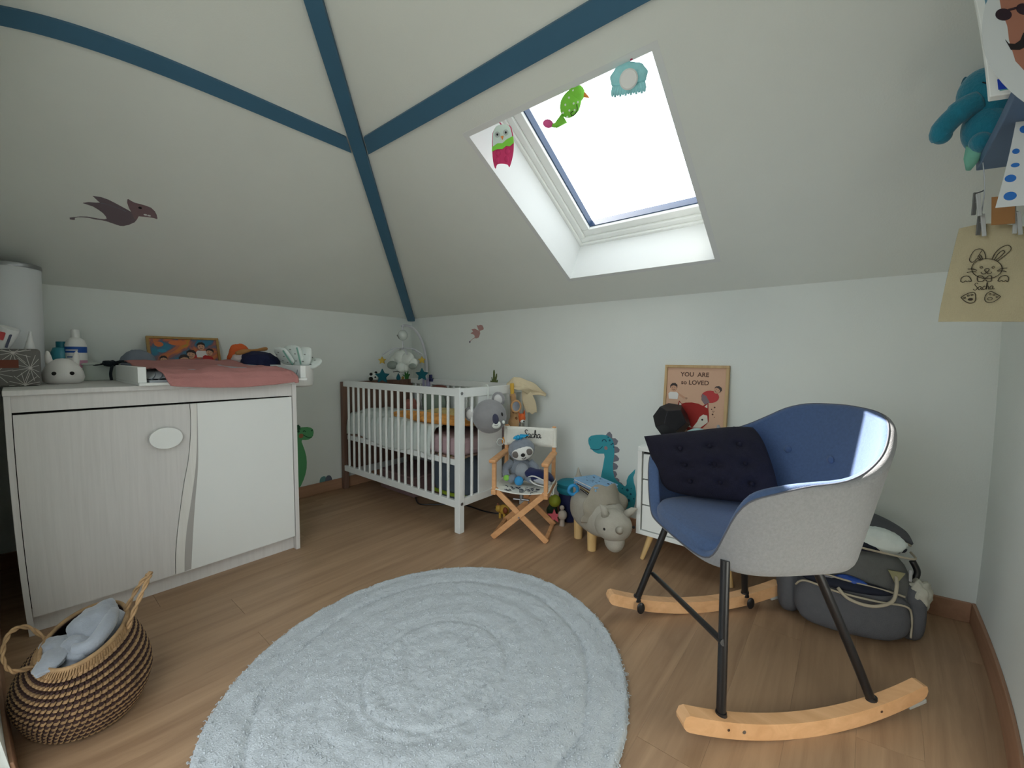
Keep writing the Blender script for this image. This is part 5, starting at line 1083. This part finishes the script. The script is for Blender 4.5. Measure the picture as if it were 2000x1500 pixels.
# ------------------------------------------------------------------ changing backpack on the floor
bp_ = thing('backpack', (2.92, -.25, 0), 'grey changing backpack, open and stuffed, on the floor behind the rocking chair', 'bag')
BPG = mat('grey_bag_canvas', (98, 99, 97), .9, .06, 40, .35, 300); BPN = mat('navy_bag_lining', (30, 34, 48), .9, .1, 20); BPP = mat('cream_bag_piping', (176, 166, 146), .8); BPS = mat('slate_bag_canvas', (88, 89, 93), .9, .06, 40, .3, 300)
lean = .20
MBg = frame((2.895, -.262, 0), (.985, .17, 0), (-.17, .985, 0)) @ Matrix.Rotation(-.10, 4, 'X')
sqr = lambda d, n: (abs(d.x) ** n + abs(d.y) ** n + abs(d.z) ** n) ** (-1 / n)
G(MBg).ell((0, .0, .150), (.185, .105, .150), None, 40, 24, lambda d: sqr(d, 4) * (.92 if d.z > 0 else 1) * fb(d, .04, 2, 3)).o('main_body', BPG, bp_, smooth=True)
G(MBg).ell((-.005, -.085, .088), (.165, .055, .090), None, 36, 20, lambda d: sqr(d, 3.2) * fb(d, .05, 2, 5)).o('front_pocket', BPS, bp_, smooth=True)
for s_, nm in ((-1, 'left'), (1, 'right')): G(MBg).ell((s_ * .178, -.005, .105), (.040, .085, .105), None, 24, 16, lambda d: sqr(d, 3)).o('side_pocket', BPS, bp_, smooth=True)
G(MBg).ell((-.02, -.105, .168), (.130, .040, .020)).o('pocket_opening', BPN, bp_, smooth=True)
G(MBg).tube(spline([(-.165, -.105, .130), (-.14, -.135, .160), (-.05, -.150, .150), (.06, -.150, .146), (.135, -.128, .142), (.160, -.105, .110), (.165, -.095, .03)], 6), .0035, 6).o('pocket_piping', BPP, bp_, smooth=True)
G(MBg).tube(spline([(-.160, -.095, .165), (-.13, -.112, .195), (-.03, -.125, .188), (.08, -.118, .178), (.14, -.105, .165)], 6), .0035, 6).o('pocket_piping', BPP, bp_, smooth=True)
G(MBg).ell((.01, .005, .298), (.160, .085, .028)).o('main_opening', BPN, bp_, smooth=True)
G(MBg).tube(spline([(-.17, -.085, .290), (-.05, -.098, .305), (.08, -.094, .296), (.168, -.070, .286), (.178, .0, .29)], 6), .004, 6).o('opening_piping', BPP, bp_, smooth=True)
def flap(u, v):
    x = -.17 + .35 * u; y = .105 - .10 * v; z = .29 + .115 * math.sin(PI * (.1 + .8 * u)) ** .5 * (1 - .35 * v ** 2) - .02 * u
    return MBg @ V((x, y, z))
G().grid(flap, 24, 10, th=.012).o('lid_flap', BPS, bp_, smooth=True)
G().tube([flap(i / 20, 1) for i in range(21)], .004, 6).o('flap_piping', BPP, bp_, smooth=True)
G().tube([flap(i / 20, .3) + V((0, -.004, .004)) for i in range(21)], .006, 6).o('zip_band', BPN, bp_, smooth=True)
G(MBg).tube(spline([(.115, -.100, .225), (.112, -.125, .200), (.095, -.150, .155), (.040, -.165, .132), (-.02, -.160, .138), (-.05, -.150, .165)], 6), .0055, 8).o('handle', BPP, bp_, smooth=True)
for x in (.115,): G(MBg).poly([(-.022, .012), (.024, .010), (.004, -.026), (-.004, -.026)], .006, frame((x, -.098, .232), (1, 0, 0), (0, 0, 1))).o('handle_patch', mat('olive_patch', (142, 138, 104), .8), bp_)
G(MBg).box(.150, .160, -.096, -.090, .215, .255).o('zip_pull', STEEL, bp_, bev=.002)
G(MBg).tube(spline([(.175, -.03, .27), (.190, -.03, .235), (.182, -.03, .20)], 5), .010, 8).o('side_buckle', BRMET, bp_, smooth=True)
cloth('folded_nappy', tuple(MBg @ V((.075, -.02, .318))), (.085, .052, .045), NAP, 'white nappy pack stuffed in the open top of the backpack', 'nappy', 3, .12, 2)
cloth('baby_clothes', tuple(MBg @ V((-.07, -.02, .322))), (.060, .048, .038), mat('beige_brown_print', (164, 146, 128), .9, .3, 40), 'beige printed baby clothes in the open top of the backpack', 'clothes', 12, .2, 2)
cloth('wipes_pack', tuple(MBg @ V((-.01, -.108, .178))), (.050, .022, .020), mat('cobalt_packet', (34, 74, 160), .4), 'cobalt blue packet in the front pocket of the backpack', 'packet', 4, .2, 2)
cloth('tissue', tuple(MBg @ V((-.085, -.108, .176))), (.035, .018, .016), mat('grey_tissue', (150, 148, 154), .8, .1, 20), 'grey crumpled tissue in the front pocket of the backpack', 'tissue', 5, .4, 2)
cloth('burp_cloth', tuple(MBg @ V((.190, -.055, .165))), (.034, .030, .050), mat('cream_burp_cloth', (184, 182, 168), .9, .1, 30, .3, 100), 'cream cloth poking out of the side pocket of the backpack', 'cloth', 7, .4, 2.2)
# ------------------------------------------------------------------ round rug
rg = thing('round_rug', (1.924, -1.387, 0), 'shaggy white oval rug with concentric ridges on the wooden floor', 'rug')
RUGM = mat('white_cotton_pile', (190, 197, 202), .95, .05, 30, .8, 260)
RA, RB, RPH = 0.632, 0.567, math.radians(-79.6)
def rugp(r, a, z): x, y = RA * r * math.cos(a), RB * r * math.sin(a); c, s = math.cos(RPH), math.sin(RPH); return V((1.924 + c * x - s * y, -1.387 + s * x + c * y, z))
def rugh(r, a):
    x, y = r * math.cos(a), r * math.sin(a)
    h = .016 + .003 * abs(math.sin(r * 15 * PI / 2 * 1.0)) + .003 * noise.noise(V((x * 14, y * 14, 1))) + .0028 * noise.noise(V((x * 42, y * 42, 4)))
    for r0 in (.36, .80): h -= .004 * math.exp(-((r - r0 - .02 * noise.noise(V((x * 3, y * 3, r0)))) / .014) ** 2)
    return max(h, .006)
NR, NAx = 110, 330
def rugf(u, v):
    a = 2 * PI * u; r = v; ed = 1 + .006 * noise.noise(V((math.cos(a) * 30, math.sin(a) * 30, 2)))
    if v > .985: return rugp(ed * (.985 + (v - .985) * .6), a, max(.0005, rugh(.985, a) * (1 - (v - .985) / .015)))
    return rugp(r * ed, a, rugh(r, a))
g = G(); g.grid(rugf, NAx, NR, cu=True); g.o('base', RUGM, rg, smooth=True)
# pile: thousands of short looped tufts, nobody could count them
rng = np.random.default_rng(5); NTF = 30000
vs, fs = [], []
for i in range(NTF):
    r = math.sqrt(rng.random()) * 1.0; a = rng.random() * 2 * PI; p = rugp(r * .997, a, 0); z = rugh(min(r, .985), a) - .003 if r < .985 else .006
    an = rng.random() * 2 * PI; L_ = .005 + .006 * rng.random(); w = .0011 + .0008 * rng.random(); dx, dy = math.cos(an) * L_, math.sin(an) * L_; nx, ny = -math.sin(an) * w, math.cos(an) * w; hh = .002 + .003 * rng.random()
    n0 = len(vs)
    for t, zz in ((0, 0), (.5, hh), (1, hh * .35)):
        vs.append((p.x + dx * t + nx, p.y + dy * t + ny, z + zz)); vs.append((p.x + dx * t - nx, p.y + dy * t - ny, z + zz))
    fs += [(n0, n0 + 2, n0 + 3, n0 + 1), (n0 + 2, n0 + 4, n0 + 5, n0 + 3)]
g = G(); g.v = [V(p) for p in vs]; g.f = fs; pl = g.o('pile', RUGM, rg); pl['kind'] = 'stuff'
# ------------------------------------------------------------------ wicker basket with a blanket
wb = thing('wicker_basket', (1.305, -2.122, 0), 'brown and natural woven belly basket with rope handles beside the chest', 'basket')
SEA = mat('natural_seagrass', (158, 128, 92), .85, .25, 30, .4, 200); SED = mat('dark_seagrass', (58, 38, 34), .85, .2, 30, .4, 200)
BKC = V((1.305, -2.122, 0)); BPF = [(0.001, 0.001), (0.12, 0.001), (0.145, 0.02), (0.164, 0.07), (0.166, 0.11), (0.15, 0.165), (0.122, 0.215), (0.107, 0.245)]; BKE, BKA = 1.525, math.radians(-21.6)
def bk_r(z):
    for (r0, z0), (r1, z1) in zip(BPF, BPF[1:]):
        if z <= z1: t = (z - z0) / (z1 - z0); return r0 + (r1 - r0) * t
    return BPF[-1][0]
BPF = [tuple(p) for p in spline(BPF, 5)]
ZT = BPF[-1][1]
BKT = (0, 0, 0.065, 0.03)                                                   # rim tilt (x, y slope)
def bkp(r, z, a):
    e = 1 + (BKE - 1) * (z / ZT) ** 2; ca, sa = math.cos(BKA), math.sin(BKA); x, y = r * e * math.cos(a), r / e ** .6 * math.sin(a)
    p = V((ca * x - sa * y, sa * x + ca * y, z)); k = (z / ZT) ** 1.5; p.z += (p.x * BKT[0] + p.y * BKT[1]) * k; p.x += BKT[2] * k; p.y += BKT[3] * k
    return BKC + p
def bsurf(off):
    def fn(u, v):
        i = v * (len(BPF) - 1.001); j = int(i); f = i - j; r = BPF[j][0] + (BPF[j + 1][0] - BPF[j][0]) * f; z = BPF[j][1] + (BPF[j + 1][1] - BPF[j][1]) * f
        return bkp(max(.002, r - off), max(z, .001), 2 * PI * u)
    return fn
G().grid(bsurf(.004), 56, 40, cu=True, th=.006).o('body', SED, wb, smooth=True)
# the weave: slanted stitches row by row, too many and too small to pick apart
vs, fs = [], []
# arc length along the profile
sl_acc = [0]
for p, q in zip(BPF, BPF[1:]): sl_acc.append(sl_acc[-1] + math.hypot(q[0] - p[0], q[1] - p[1]))
def at_s(s):
    for i in range(len(BPF) - 1):
        if s <= sl_acc[i + 1]:
            f = (s - sl_acc[i]) / max(1e-9, sl_acc[i + 1] - sl_acc[i]); return BPF[i][0] + (BPF[i + 1][0] - BPF[i][0]) * f, BPF[i][1] + (BPF[i + 1][1] - BPF[i][1]) * f
    return BPF[-1]
s0 = next(sl_acc[i] for i in range(len(BPF)) if BPF[i][1] > .006); rows = []
s = s0
while s < sl_acc[-1] - .022: rows.append((s, .0090 if at_s(s)[1] < .075 else .0108)); s += rows[-1][1]
gl, gd = G(), G()
def stitch(g, s, ds, a, da, slant, th):
    quad = []
    for ss, aa in ((s, a), (s, a + da), (s + ds, a + da + slant), (s + ds, a + slant)):
        r, z = at_s(min(ss, sl_acc[-1] - .0001)); quad.append(bkp(r, max(z, .001), aa))
    c = sum(quad, V((0, 0, 0))) / 4; nn = (quad[1] - quad[0]).cross(quad[3] - quad[0]).normalized()
    if nn.dot(c - BKC - V((0, 0, c.z))) < 0: nn = -nn
    n0 = len(g.v); ins = [c + (q - c) * .55 + nn * th for q in quad]; g.v += [q - nn * .001 for q in quad] + ins
    g.f += [(n0 + 4, n0 + 5, n0 + 6, n0 + 7)] + [(n0 + i, n0 + (i + 1) % 4, n0 + 4 + (i + 1) % 4, n0 + 4 + i) for i in range(4)]
for i, (s, ds) in enumerate(rows):
    n = 64; dark_rows = (i % 2 == 1)
    for k in range(n):
        a = 2 * PI * (k + .5 * (i % 4 > 1)) / n
        stitch(gl if not dark_rows else gd, s, ds * (1.15 if not dark_rows else .95), a, 2 * PI / n * (.86), 2 * PI / n * .42, .005)
n = 110
for k in range(n): stitch(gl, sl_acc[-1] - .024, .025, 2 * PI * k / n, 2 * PI / n * .9, 2 * PI / n * .6, .003)
o1 = gl.o('weave', SEA, wb); o1['kind'] = 'stuff'; lab(o1, 'natural seagrass stitches'); o2 = gd.o('weave', SED, wb); o2['kind'] = 'stuff'; lab(o2, 'dark brown seagrass stitches')
g = G(); g.tube([bkp(BPF[-1][0] - .003, ZT, 2 * PI * i / 60) for i in range(60)], .0055, 8, closed=True); g.o('rim_cord', SEA, wb, smooth=True)
def rope(pts, nm):
    P = spline(pts, 12); r = G()
    for ph_ in (0, PI):
        q = []
        for i, p in enumerate(P):
            t = (P[min(i + 1, len(P) - 1)] - P[max(i - 1, 0)]).normalized(); u = t.orthogonal().normalized() if abs(t.z) < .9 else V((1, 0, 0)); u = (V((.3, .9, .2)) - t * t.dot(V((.3, .9, .2)))).normalized(); w = t.cross(u); an = i * .55 + ph_
            q.append(p + (u * math.cos(an) + w * math.sin(an)) * .0030)
        r.tube(q, .0034, 7)
    r.o(nm, SEA, wb, smooth=True)
for pts in [[(1.32, -2.005, 0.235), (1.345, -1.975, 0.31), (1.365, -1.95, 0.35), (1.385, -1.955, 0.345), (1.4, -1.985, 0.29), (1.405, -2.008, 0.235)], [(1.33, -2.165, 0.235), (1.36, -2.2, 0.3), (1.4, -2.235, 0.315), (1.45, -2.255, 0.29), (1.46, -2.245, 0.25), (1.43, -2.195, 0.23)]]: rope(pts, 'handle')
BKT_ = thing('blanket', tuple(BKC + V((0, 0, .2))), 'soft grey blanket stuffed in the wicker basket', 'blanket')
GRB = mat('grey_fleece', (142, 148, 156), .95, .04, 20, .35, 160, sheen=.4)
def bl(name, c, r, M, seed, amp):
    g = G(); g.ell(c, r, M, 40, 26, lambda d: fb(d, amp, 1.8, seed) * (1 + .05 * noise.noise(d * 5 + V((seed, 1, 0))))); return g.o(name, GRB, BKT_, smooth=True)
bl('fold', (1.335, -2.065, .232), (.095, .060, .050), Matrix.Rotation(-.35, 4, 'Z'), 3, .25)
bl('fold', (1.42, -2.115, .222), (.060, .055, .035), None, 5, .3)
bl('fold', (1.455, -2.165, .245), (.060, .030, .012), Matrix.Rotation(-.5, 4, 'Z'), 8, .25)
bl('fold', (1.38, -2.15, .238), (.05, .035, .018), None, 12, .3)
g = G(); g.tube(spline([(1.30, -2.03, .245), (1.36, -2.035, .262), (1.42, -2.055, .262), (1.46, -2.09, .25), (1.45, -2.12, .245)], 6), .018, 10); g.o('fold', GRB, BKT_, smooth=True)
# ------------------------------------------------------------------ soft toys hung along the top of the skylight
us_ = V((0, -1, TB)).normalized()
def hook(par, p, m): q = pB(p.x + .005, SY1 + .0, .004); G().tube([p, q], .0022, 6).o('ribbon', m, par)
CAMD = lambda p: (CAM - V(p)).normalized()
def face(p, roll=0):
    d = CAMD(p); x = V((0, 0, 1)).cross(d).normalized(); y = d.cross(x); return frame(p, x * math.cos(roll) + y * math.sin(roll), y * math.cos(roll) - x * math.sin(roll))
OWP = mat('owl_pink_fabric', (196, 54, 104), .8, .06, 20, .3, 150); OWG = mat('bird_green_fabric', (128, 206, 70), .8, .05, 20, .2, 150); PNK2 = mat('hot_pink_fabric', (220, 92, 152), .8)
ow = thing('owl_toy', (1.79, -0.93, 1.775), 'pink owl soft toy with a green collar hanging at the skylight corner', 'plush toy')
Mo = face(V((1.79, -0.93, 1.775)), .04) @ Matrix.Scale(1.0, 4)
ol = [(-.036, .045), (-.040, .0), (-.038, -.05), (-.030, -.075), (-.022, -.060), (0, -.058), (.018, -.062), (.026, -.070), (.040, -.03), (.044, .01), (.040, .045), (.030, .068), (.0, .072), (-.022, .066)]
G(Mo @ Matrix.Translation((0, 0, -.012))).poly(spline(ol + [ol[0]], 3)[:-1], .024, I4).o('body', OWP, ow, bev=.010, seg=3)
G(Mo).poly(spline([(-.034, .046), (-.022, .066), (0, .072), (.026, .068), (.036, .045), (.036, .015), (.02, .018), (0, .005), (-.02, .0), (-.036, -.006), (-.034, .046)], 3)[:-1], .0155, I4).o('face_patch', mat('owl_face_felt', (206, 224, 216), .85), ow)
G(Mo).poly([(-.040, .0), (-.018, .012), (.0, .012), (.016, .024), (.03, .03), (.042, .035), (.044, .012), (.028, .0), (.014, .002), (.0, -.008), (-.02, -.008), (-.041, -.016)], .0165, I4).o('collar', OWG, ow, bev=.002)
for x, y in ((-.018, .040), (.014, .046)):
    G(Mo).disc((x, y), .010, I4, .018, 14).o('eye_ring', mat('silver_felt', (176, 186, 184), .7), ow); G(Mo).disc((x, y), .004, I4, .0195, 10).o('pupil', BLACK, ow)
G(Mo).poly([(-.006, .034), (.006, .036), (.001, .022)], .0185, I4).o('beak', mat('orange_felt', (222, 136, 60), .8), ow)
for x, y in ((-.018, -.022), (.018, -.016), (-.020, -.046), (.016, -.042)): G(Mo).ell((x, y, .010), (.011, .012, .006)).o('padded_square', OWP, ow, smooth=True)
hook(ow, Mo @ V((0, .07, 0)), OWP)
bd = thing('bird_toy', (2.105, -0.955, 1.8), 'green spotted bird soft toy hanging in front of the skylight', 'plush toy')
Mb_ = face(V((2.105, -0.955, 1.8)), -0.25) @ Matrix.Scale(1.05, 4)
G(Mb_).ell((0, 0, 0), (.032, .048, .020), Matrix.Rotation(-.25, 4, 'Z'), 26, 18, lambda d: 1 - .30 * max(0, -d.y)).o('body', OWG, bd, smooth=True)
G(Mb_).ell((.012, .034, 0), (.026, .024, .018)).o('head', OWG, bd, smooth=True)
G(Mb_).tube([(-.008, -.035, 0), (-.030, -.060, 0), (-.042, -.062, 0)], [.016, .008, .005], 10).o('tail_base', OWG, bd, smooth=True)
G(Mb_).ell((-.056, -.060, 0), (.017, .012, .008)).o('tail', PNK2, bd, smooth=True)
G(Mb_).cyl((.034, .036, 0), (.054, .032, 0), .008, .001, 10).o('beak', MATS['orange_felt'], bd, smooth=True)
DOTW = mat('white_dot_felt', (220, 236, 214), .8)
for x, y in ((0, .04), (.018, .03), (-.008, .02), (.010, .008), (-.014, .0), (.002, -.012), (-.016, -.022), (.018, -.008), (.022, .014), (.0, -.030)):
    G(Mb_).ell((x, y, .0195 * math.sqrt(max(.1, 1 - (x / .036) ** 2 - (y / .060) ** 2))), (.0032, .0032, .0015), None, 10, 6).o('dot', DOTW, bd, smooth=True)
G(Mb_).tube(spline([(.020, .008, .018), (.026, -.008, .015), (.016, -.024, .015), (.008, -.018, .018), (.014, -.012, .019)], 4), .0012, 5).o('wing_drawing', BLACK, bd)
hook(bd, Mb_ @ V((.006, .055, 0)), mat('lilac_ribbon', (190, 150, 190), .7))
jf = thing('jellyfish_toy', (2.315, -0.965, 1.795), 'pale turquoise pompom soft toy with a white disc hanging at the top of the skylight', 'plush toy')
Mj = face(V((2.315, -0.965, 1.795)), 0) @ Matrix.Scale(1.02, 4)
JTQ = mat('pale_turquoise_plush', (160, 224, 230), .9, .08, 30, .4, 150); 
G(Mj).ell((0, .006, -.004), (.053, .035, .020), None, 32, 18, lambda d: 1 + .03 * math.sin(9 * math.atan2(d.y, d.x))).o('body', JTQ, jf, smooth=True)
for i in range(13):
    x = -.045 + .0075 * i; G(Mj).tube([(x * .9, -.012, .006), (x, -.026, .008), (x * 1.02, -.036 - .003 * (i % 2), .006)], [.0068, .0055, .003], 7).o('fringe', JTQ, jf, smooth=True)
G(Mj).lathe([(0, .024), (.022, .024), (.026, .020), (.026, .010)], 28).o('disc', mat('white_felt', (232, 234, 232), .8), jf, smooth=40)
hook(jf, Mj @ V((.004, .045, 0)), OWP)
# ------------------------------------------------------------------ shelf on the right wall and what hangs from it
sx = 3.088; sz = 1.408
tag(G().box(sx, RW, -1.135, -.735, sz, sz + .022).o('wall_shelf', mat('slate_blue_paint', (74, 98, 128), .5, .03, 5), bev=.002), 'slate blue wall shelf high on the side wall', 'shelf')
el = thing('elephant_plush', (3.09, -.775, sz + .022), 'teal blue elephant plush leaning off the end of the blue shelf', 'plush toy')
ELB = mat('teal_plush', (24, 112, 134), .95, .12, 18, .6, 120, sheen=.3); ELM = mat('mint_plush', (110, 170, 150), .95, .08, 20)
P3 = lambda x, z, y=-.775: V((x, y, z))
G().ell(P3(3.108, 1.565), (.062, .050, .066), None, 26, 18).o('head', ELB, el, smooth=True)
G().ell(P3(3.105, 1.487), (.052, .046, .058), None, 26, 18).o('body', ELB, el, smooth=True)
G().tube(spline([P3(3.085, 1.545, -.80), P3(3.055, 1.530, -.805), P3(3.030, 1.510, -.805), P3(3.014, 1.490, -.80), P3(3.016, 1.482, -.795)], 5), [.026] * 8 + [.023] * 7 + [.021] * 6, 14).o('trunk', ELB, el, smooth=True)
G().ell(P3(3.017, 1.486, -.795), .021).o('trunk_tip', ELB, el, smooth=True)
G().ell(P3(3.150, 1.575, -.765), (.030, .012, .055)).o('ear', ELB, el, smooth=True); G().ell(P3(3.072, 1.595, -.74), (.012, .03, .040)).o('ear', mat('deep_teal_plush', (18, 84, 104), .95, .1, 20), el, smooth=True)
for c_ in ((3.088, -.80, 1.450), (3.125, -.80, 1.452)): G().ell(c_, (.024, .030, .022)).o('foot', ELB, el, smooth=True)
G().tube([P3(3.080, 1.446, -.79), P3(3.074, 1.425, -.775), P3(3.070, 1.405, -.76)], [.020, .016, .005], 10).o('mint_foot', ELM, el, smooth=True)
g = G(); g.tube(spline([P3(3.092, 1.578, -.824), P3(3.106, 1.571, -.826), P3(3.122, 1.576, -.824)], 4), .0015, 5); g.o('closed_eye', BLACK, el)
# canvas picture, printed mask and dotted paper
cp_ = thing('canvas_picture', (3.16, -1.08, sz + .022), 'white-edged canvas with a colourful scene standing on the blue shelf', 'picture')
MCP = frame((3.057, -1.082, sz + .023), (1, 0, 0), (0, .06, 1))
G(MCP).box(0, .215, 0, .31, -.02, 0).o('canvas', WLAC, cp_, bev=.002)
SCN = paint('painted_scene', 8, [(30, 90, 70), (86, 150, 150), (120, 180, 176), (40, 110, 160), (200, 150, 70)], 12)
G(MCP).box(.016, .20, .008, .302, 0, .001).o('scene_print', SCN, cp_)
G(MCP).box(.014, .20, .010, .030, .001, .0018).o('blue_band', mat('royal_blue_print', (28, 64, 176), .5), cp_); G(MCP).box(.014, .20, .031, .036, .001, .0018).o('white_band', WHP, cp_)
G(MCP).disc((.040, .052), (.018, .016), I4, .002, 20).o('red_patch', REDP, cp_); G(MCP).poly([(.018, .10), (.036, .075), (.044, .085), (.02, .16)], .002, I4).o('green_patch', mat('forest_print', (28, 84, 62), .5), cp_)
MFC = frame((3.100, -1.142, 1.490), (1, .05, 0), (0, .06, 1))
fm = thing('paper_mask', (3.112, -1.075, 1.5), 'white paper cut-out with a printed face in sunglasses and a moustache', 'paper')
PAP = mat('white_paper', (196, 200, 200), .9)
ov = [(.062 * math.sin(2 * PI * i / 40) * (1.0 if math.cos(2 * PI * i / 40) > 0 else 1 - .30 * (math.cos(2 * PI * i / 40)) ** 2), .128 * math.cos(2 * PI * i / 40)) for i in range(40)]
ov = [(.066 + p[0] * 1.25 - .045, p[1] + .008) for p in ov]
G(MFC).poly(ov[::-1], .0012, I4).o('sheet', PAP, fm)
MFO = MFC; MFC = MFC @ Matrix.Translation((-.034, 0, 0))
SKB = mat('warm_skin_print', (156, 104, 84), .7)
G(MFC).poly([(.022, .13), (.018, .07), (.022, .04), (.020, .01), (.024, -.03), (.036, -.05), (.06, -.06), (.09, -.05), (.11, .0), (.11, .13)], .0018, I4).o('face_print', SKB, fm)
SGL = mat('sunglass_print', (40, 22, 34), .4)
for c_ in ((.020, .062), (.058, .070)): G(MFC).disc(c_, (.014, .012), I4, .0028, 20).o('sunglass_lens', SGL, fm)
G(MFC).line([(.030, .070), (.048, .074)], .004, I4, .0028).o('bridge', SGL, fm); G(MFC).poly([(.008, .062), (.014, .058), (.014, .066)], .0028, I4).o('hinge', SGL, fm)
mous = [(.014, .012), (.018, .004), (.028, .002), (.038, .008), (.046, .022), (.060, .028), (.075, .024), (.09, .006), (.07, .010), (.058, .008), (.048, -.004), (.034, -.010), (.020, -.008)]
G(MFC).poly(mous, .0026, I4).o('moustache', mat('moustache_print', (24, 16, 18), .6), fm)
ds = thing('dotted_paper', (3.10, -1.02, 1.25), 'white paper strip painted with blue dots, hanging below the blue shelf', 'paper')
MDS = frame((3.074, -1.005, 1.249), (1, 0, 0), (0, 0, 1))
G(MDS).poly([(0, 0), (.14, -.003), (.178, .158), (.036, .158)], .001, I4).o('sheet', PAP, ds)
BDT = mat('blue_paint_dot', (32, 100, 176), .6)
for p, r in (((.022, .019), (.010, .008)), ((.023, .052), (.009, .007)), ((.031, .076), (.007, .004)), ((.033, .102), (.006, .005)), ((.048, .142), (.007, .007)), ((.060, .02), (.01, .008)), ((.075, .08), (.01, .008))): G(MDS).disc(p, r, I4, .0018, 16).o('paint_dot', BDT, ds)
crd = tag(G(frame((3.105, -.800, 1.262), (1, .1, 0), (0, 0, 1))).box(0, .042, 0, .062, 0, .002).o('kraft_card', mat('kraft_card', (150, 108, 66), .9, .08, 20)), 'brown kraft card clipped above the rabbit tote bag', 'card')
# tote bag
tbg = thing('tote_bag', (3.13, -.77, 1.05), 'cream cotton tote bag printed with a rabbit and the name Sacha', 'bag')
CTN = mat('ecru_cotton', (172, 162, 132), .95, .06, 12, .3, 300)
def bagf(u, v):
    xl = 3.0265 + .028 * v ** 1.3; xr = 3.262 - .01 * v; x = xl + (xr - xl) * u; z = 1.054 + .215 * v - .008 * u
    return V((x, -.766 + .014 * math.sin(PI * u) * math.sin(PI * v) * -.1 + .003 * noise.noise(V((x * 20, z * 20, 1))), z + .006 * math.sin(u * 7) * v))
G().grid(bagf, 30, 20, th=-.006).o('body', CTN, tbg, smooth=40)
MTB = frame((0, -.7758, 0), (1, 0, 0), (0, 0, 1))
g = G()
for s_ in BUNNY: g.line(spline(s_, 3) if len(s_) < 24 else s_, .0013, MTB, .0012)
for p in BUN_DOTS[:2]: g.line(arc(p, .0022, 0, 360, 10), .0010, MTB, .0012)
g.disc(BUN_DOTS[2], (.0045, .003), MTB, .0012, 12)
for p in BUN_DOTS[3:6] + BUN_DOTS[7:]: g.line(arc(p, .0019, 0, 360, 8), .0009, MTB, .0012)
g.line(arc(BUN_DOTS[6], (.0042, .003), 0, 360, 12), .0010, MTB, .0012)
g.o('rabbit_print', mat('brown_black_ink', (52, 44, 34), .8), tbg)
g = G(); script_word(g, 'Sacha', frame((BUN_TEXT[0][0] + .004, -.7758, BUN_TEXT[0][1]), (1, 0, 0), (0, 0, 1)), .0155, .0011); g.o('lettering', MATS['brown_black_ink'], tbg)
CLP = mat('clear_peg', (176, 178, 176), .25, spec=.6); CLD2 = mat('grey_peg', (88, 88, 86), .4)
for i, (x, z, y) in enumerate(((3.089, 1.262, -.785), (3.152, 1.258, -.785), (3.078, 1.305, -.80))):
    pg_ = thing('clothes_peg', (x, y, z), ('grey peg holding the top edge of the rabbit tote bag, next to the kraft card', 'pale peg holding the tote bag beyond the kraft card', 'grey peg hanging loose on the wire at the shelf end')[i], 'peg', 'pegs below the blue shelf')
    G(rotz((x, y, z), 12)).bar((-.004, 0, -.016), (-.001, 0, .034), .008, .005, (0, 1, 0)).o('jaw', CLD2 if i != 1 else CLP, pg_, bev=.001); G(rotz((x, y, z), 12)).bar((.006, -.004, -.020), (.002, -.004, .030), .008, .005, (0, 1, 0)).o('jaw', CLP, pg_, bev=.001)
    G().cyl((x - .006, y, z + .012), (x + .008, y, z + .012), .003, n=8).o('spring', STEEL, pg_)
wr = thing('hanging_wire', (3.09, -.80, 1.3), 'thin wire holding the pegs under the end of the blue shelf', 'wire')
g = G()
for a, b in (((3.092, -.79, sz), (3.090, -.787, 1.292)), ((3.140, -.79, sz), (3.150, -.787, 1.288)), ((3.092, -.79, 1.345), (3.080, -.80, 1.338))): g.tube(spline([a, ((a[0] + b[0]) / 2 + .004, (a[1] + b[1]) / 2, (a[2] + b[2]) / 2), b], 4), .0013, 5)
g.tube([(3.080, -.80, 1.338), (3.078, -.80, 1.335)], .0013, 5); g.o('wire', STEEL, wr)
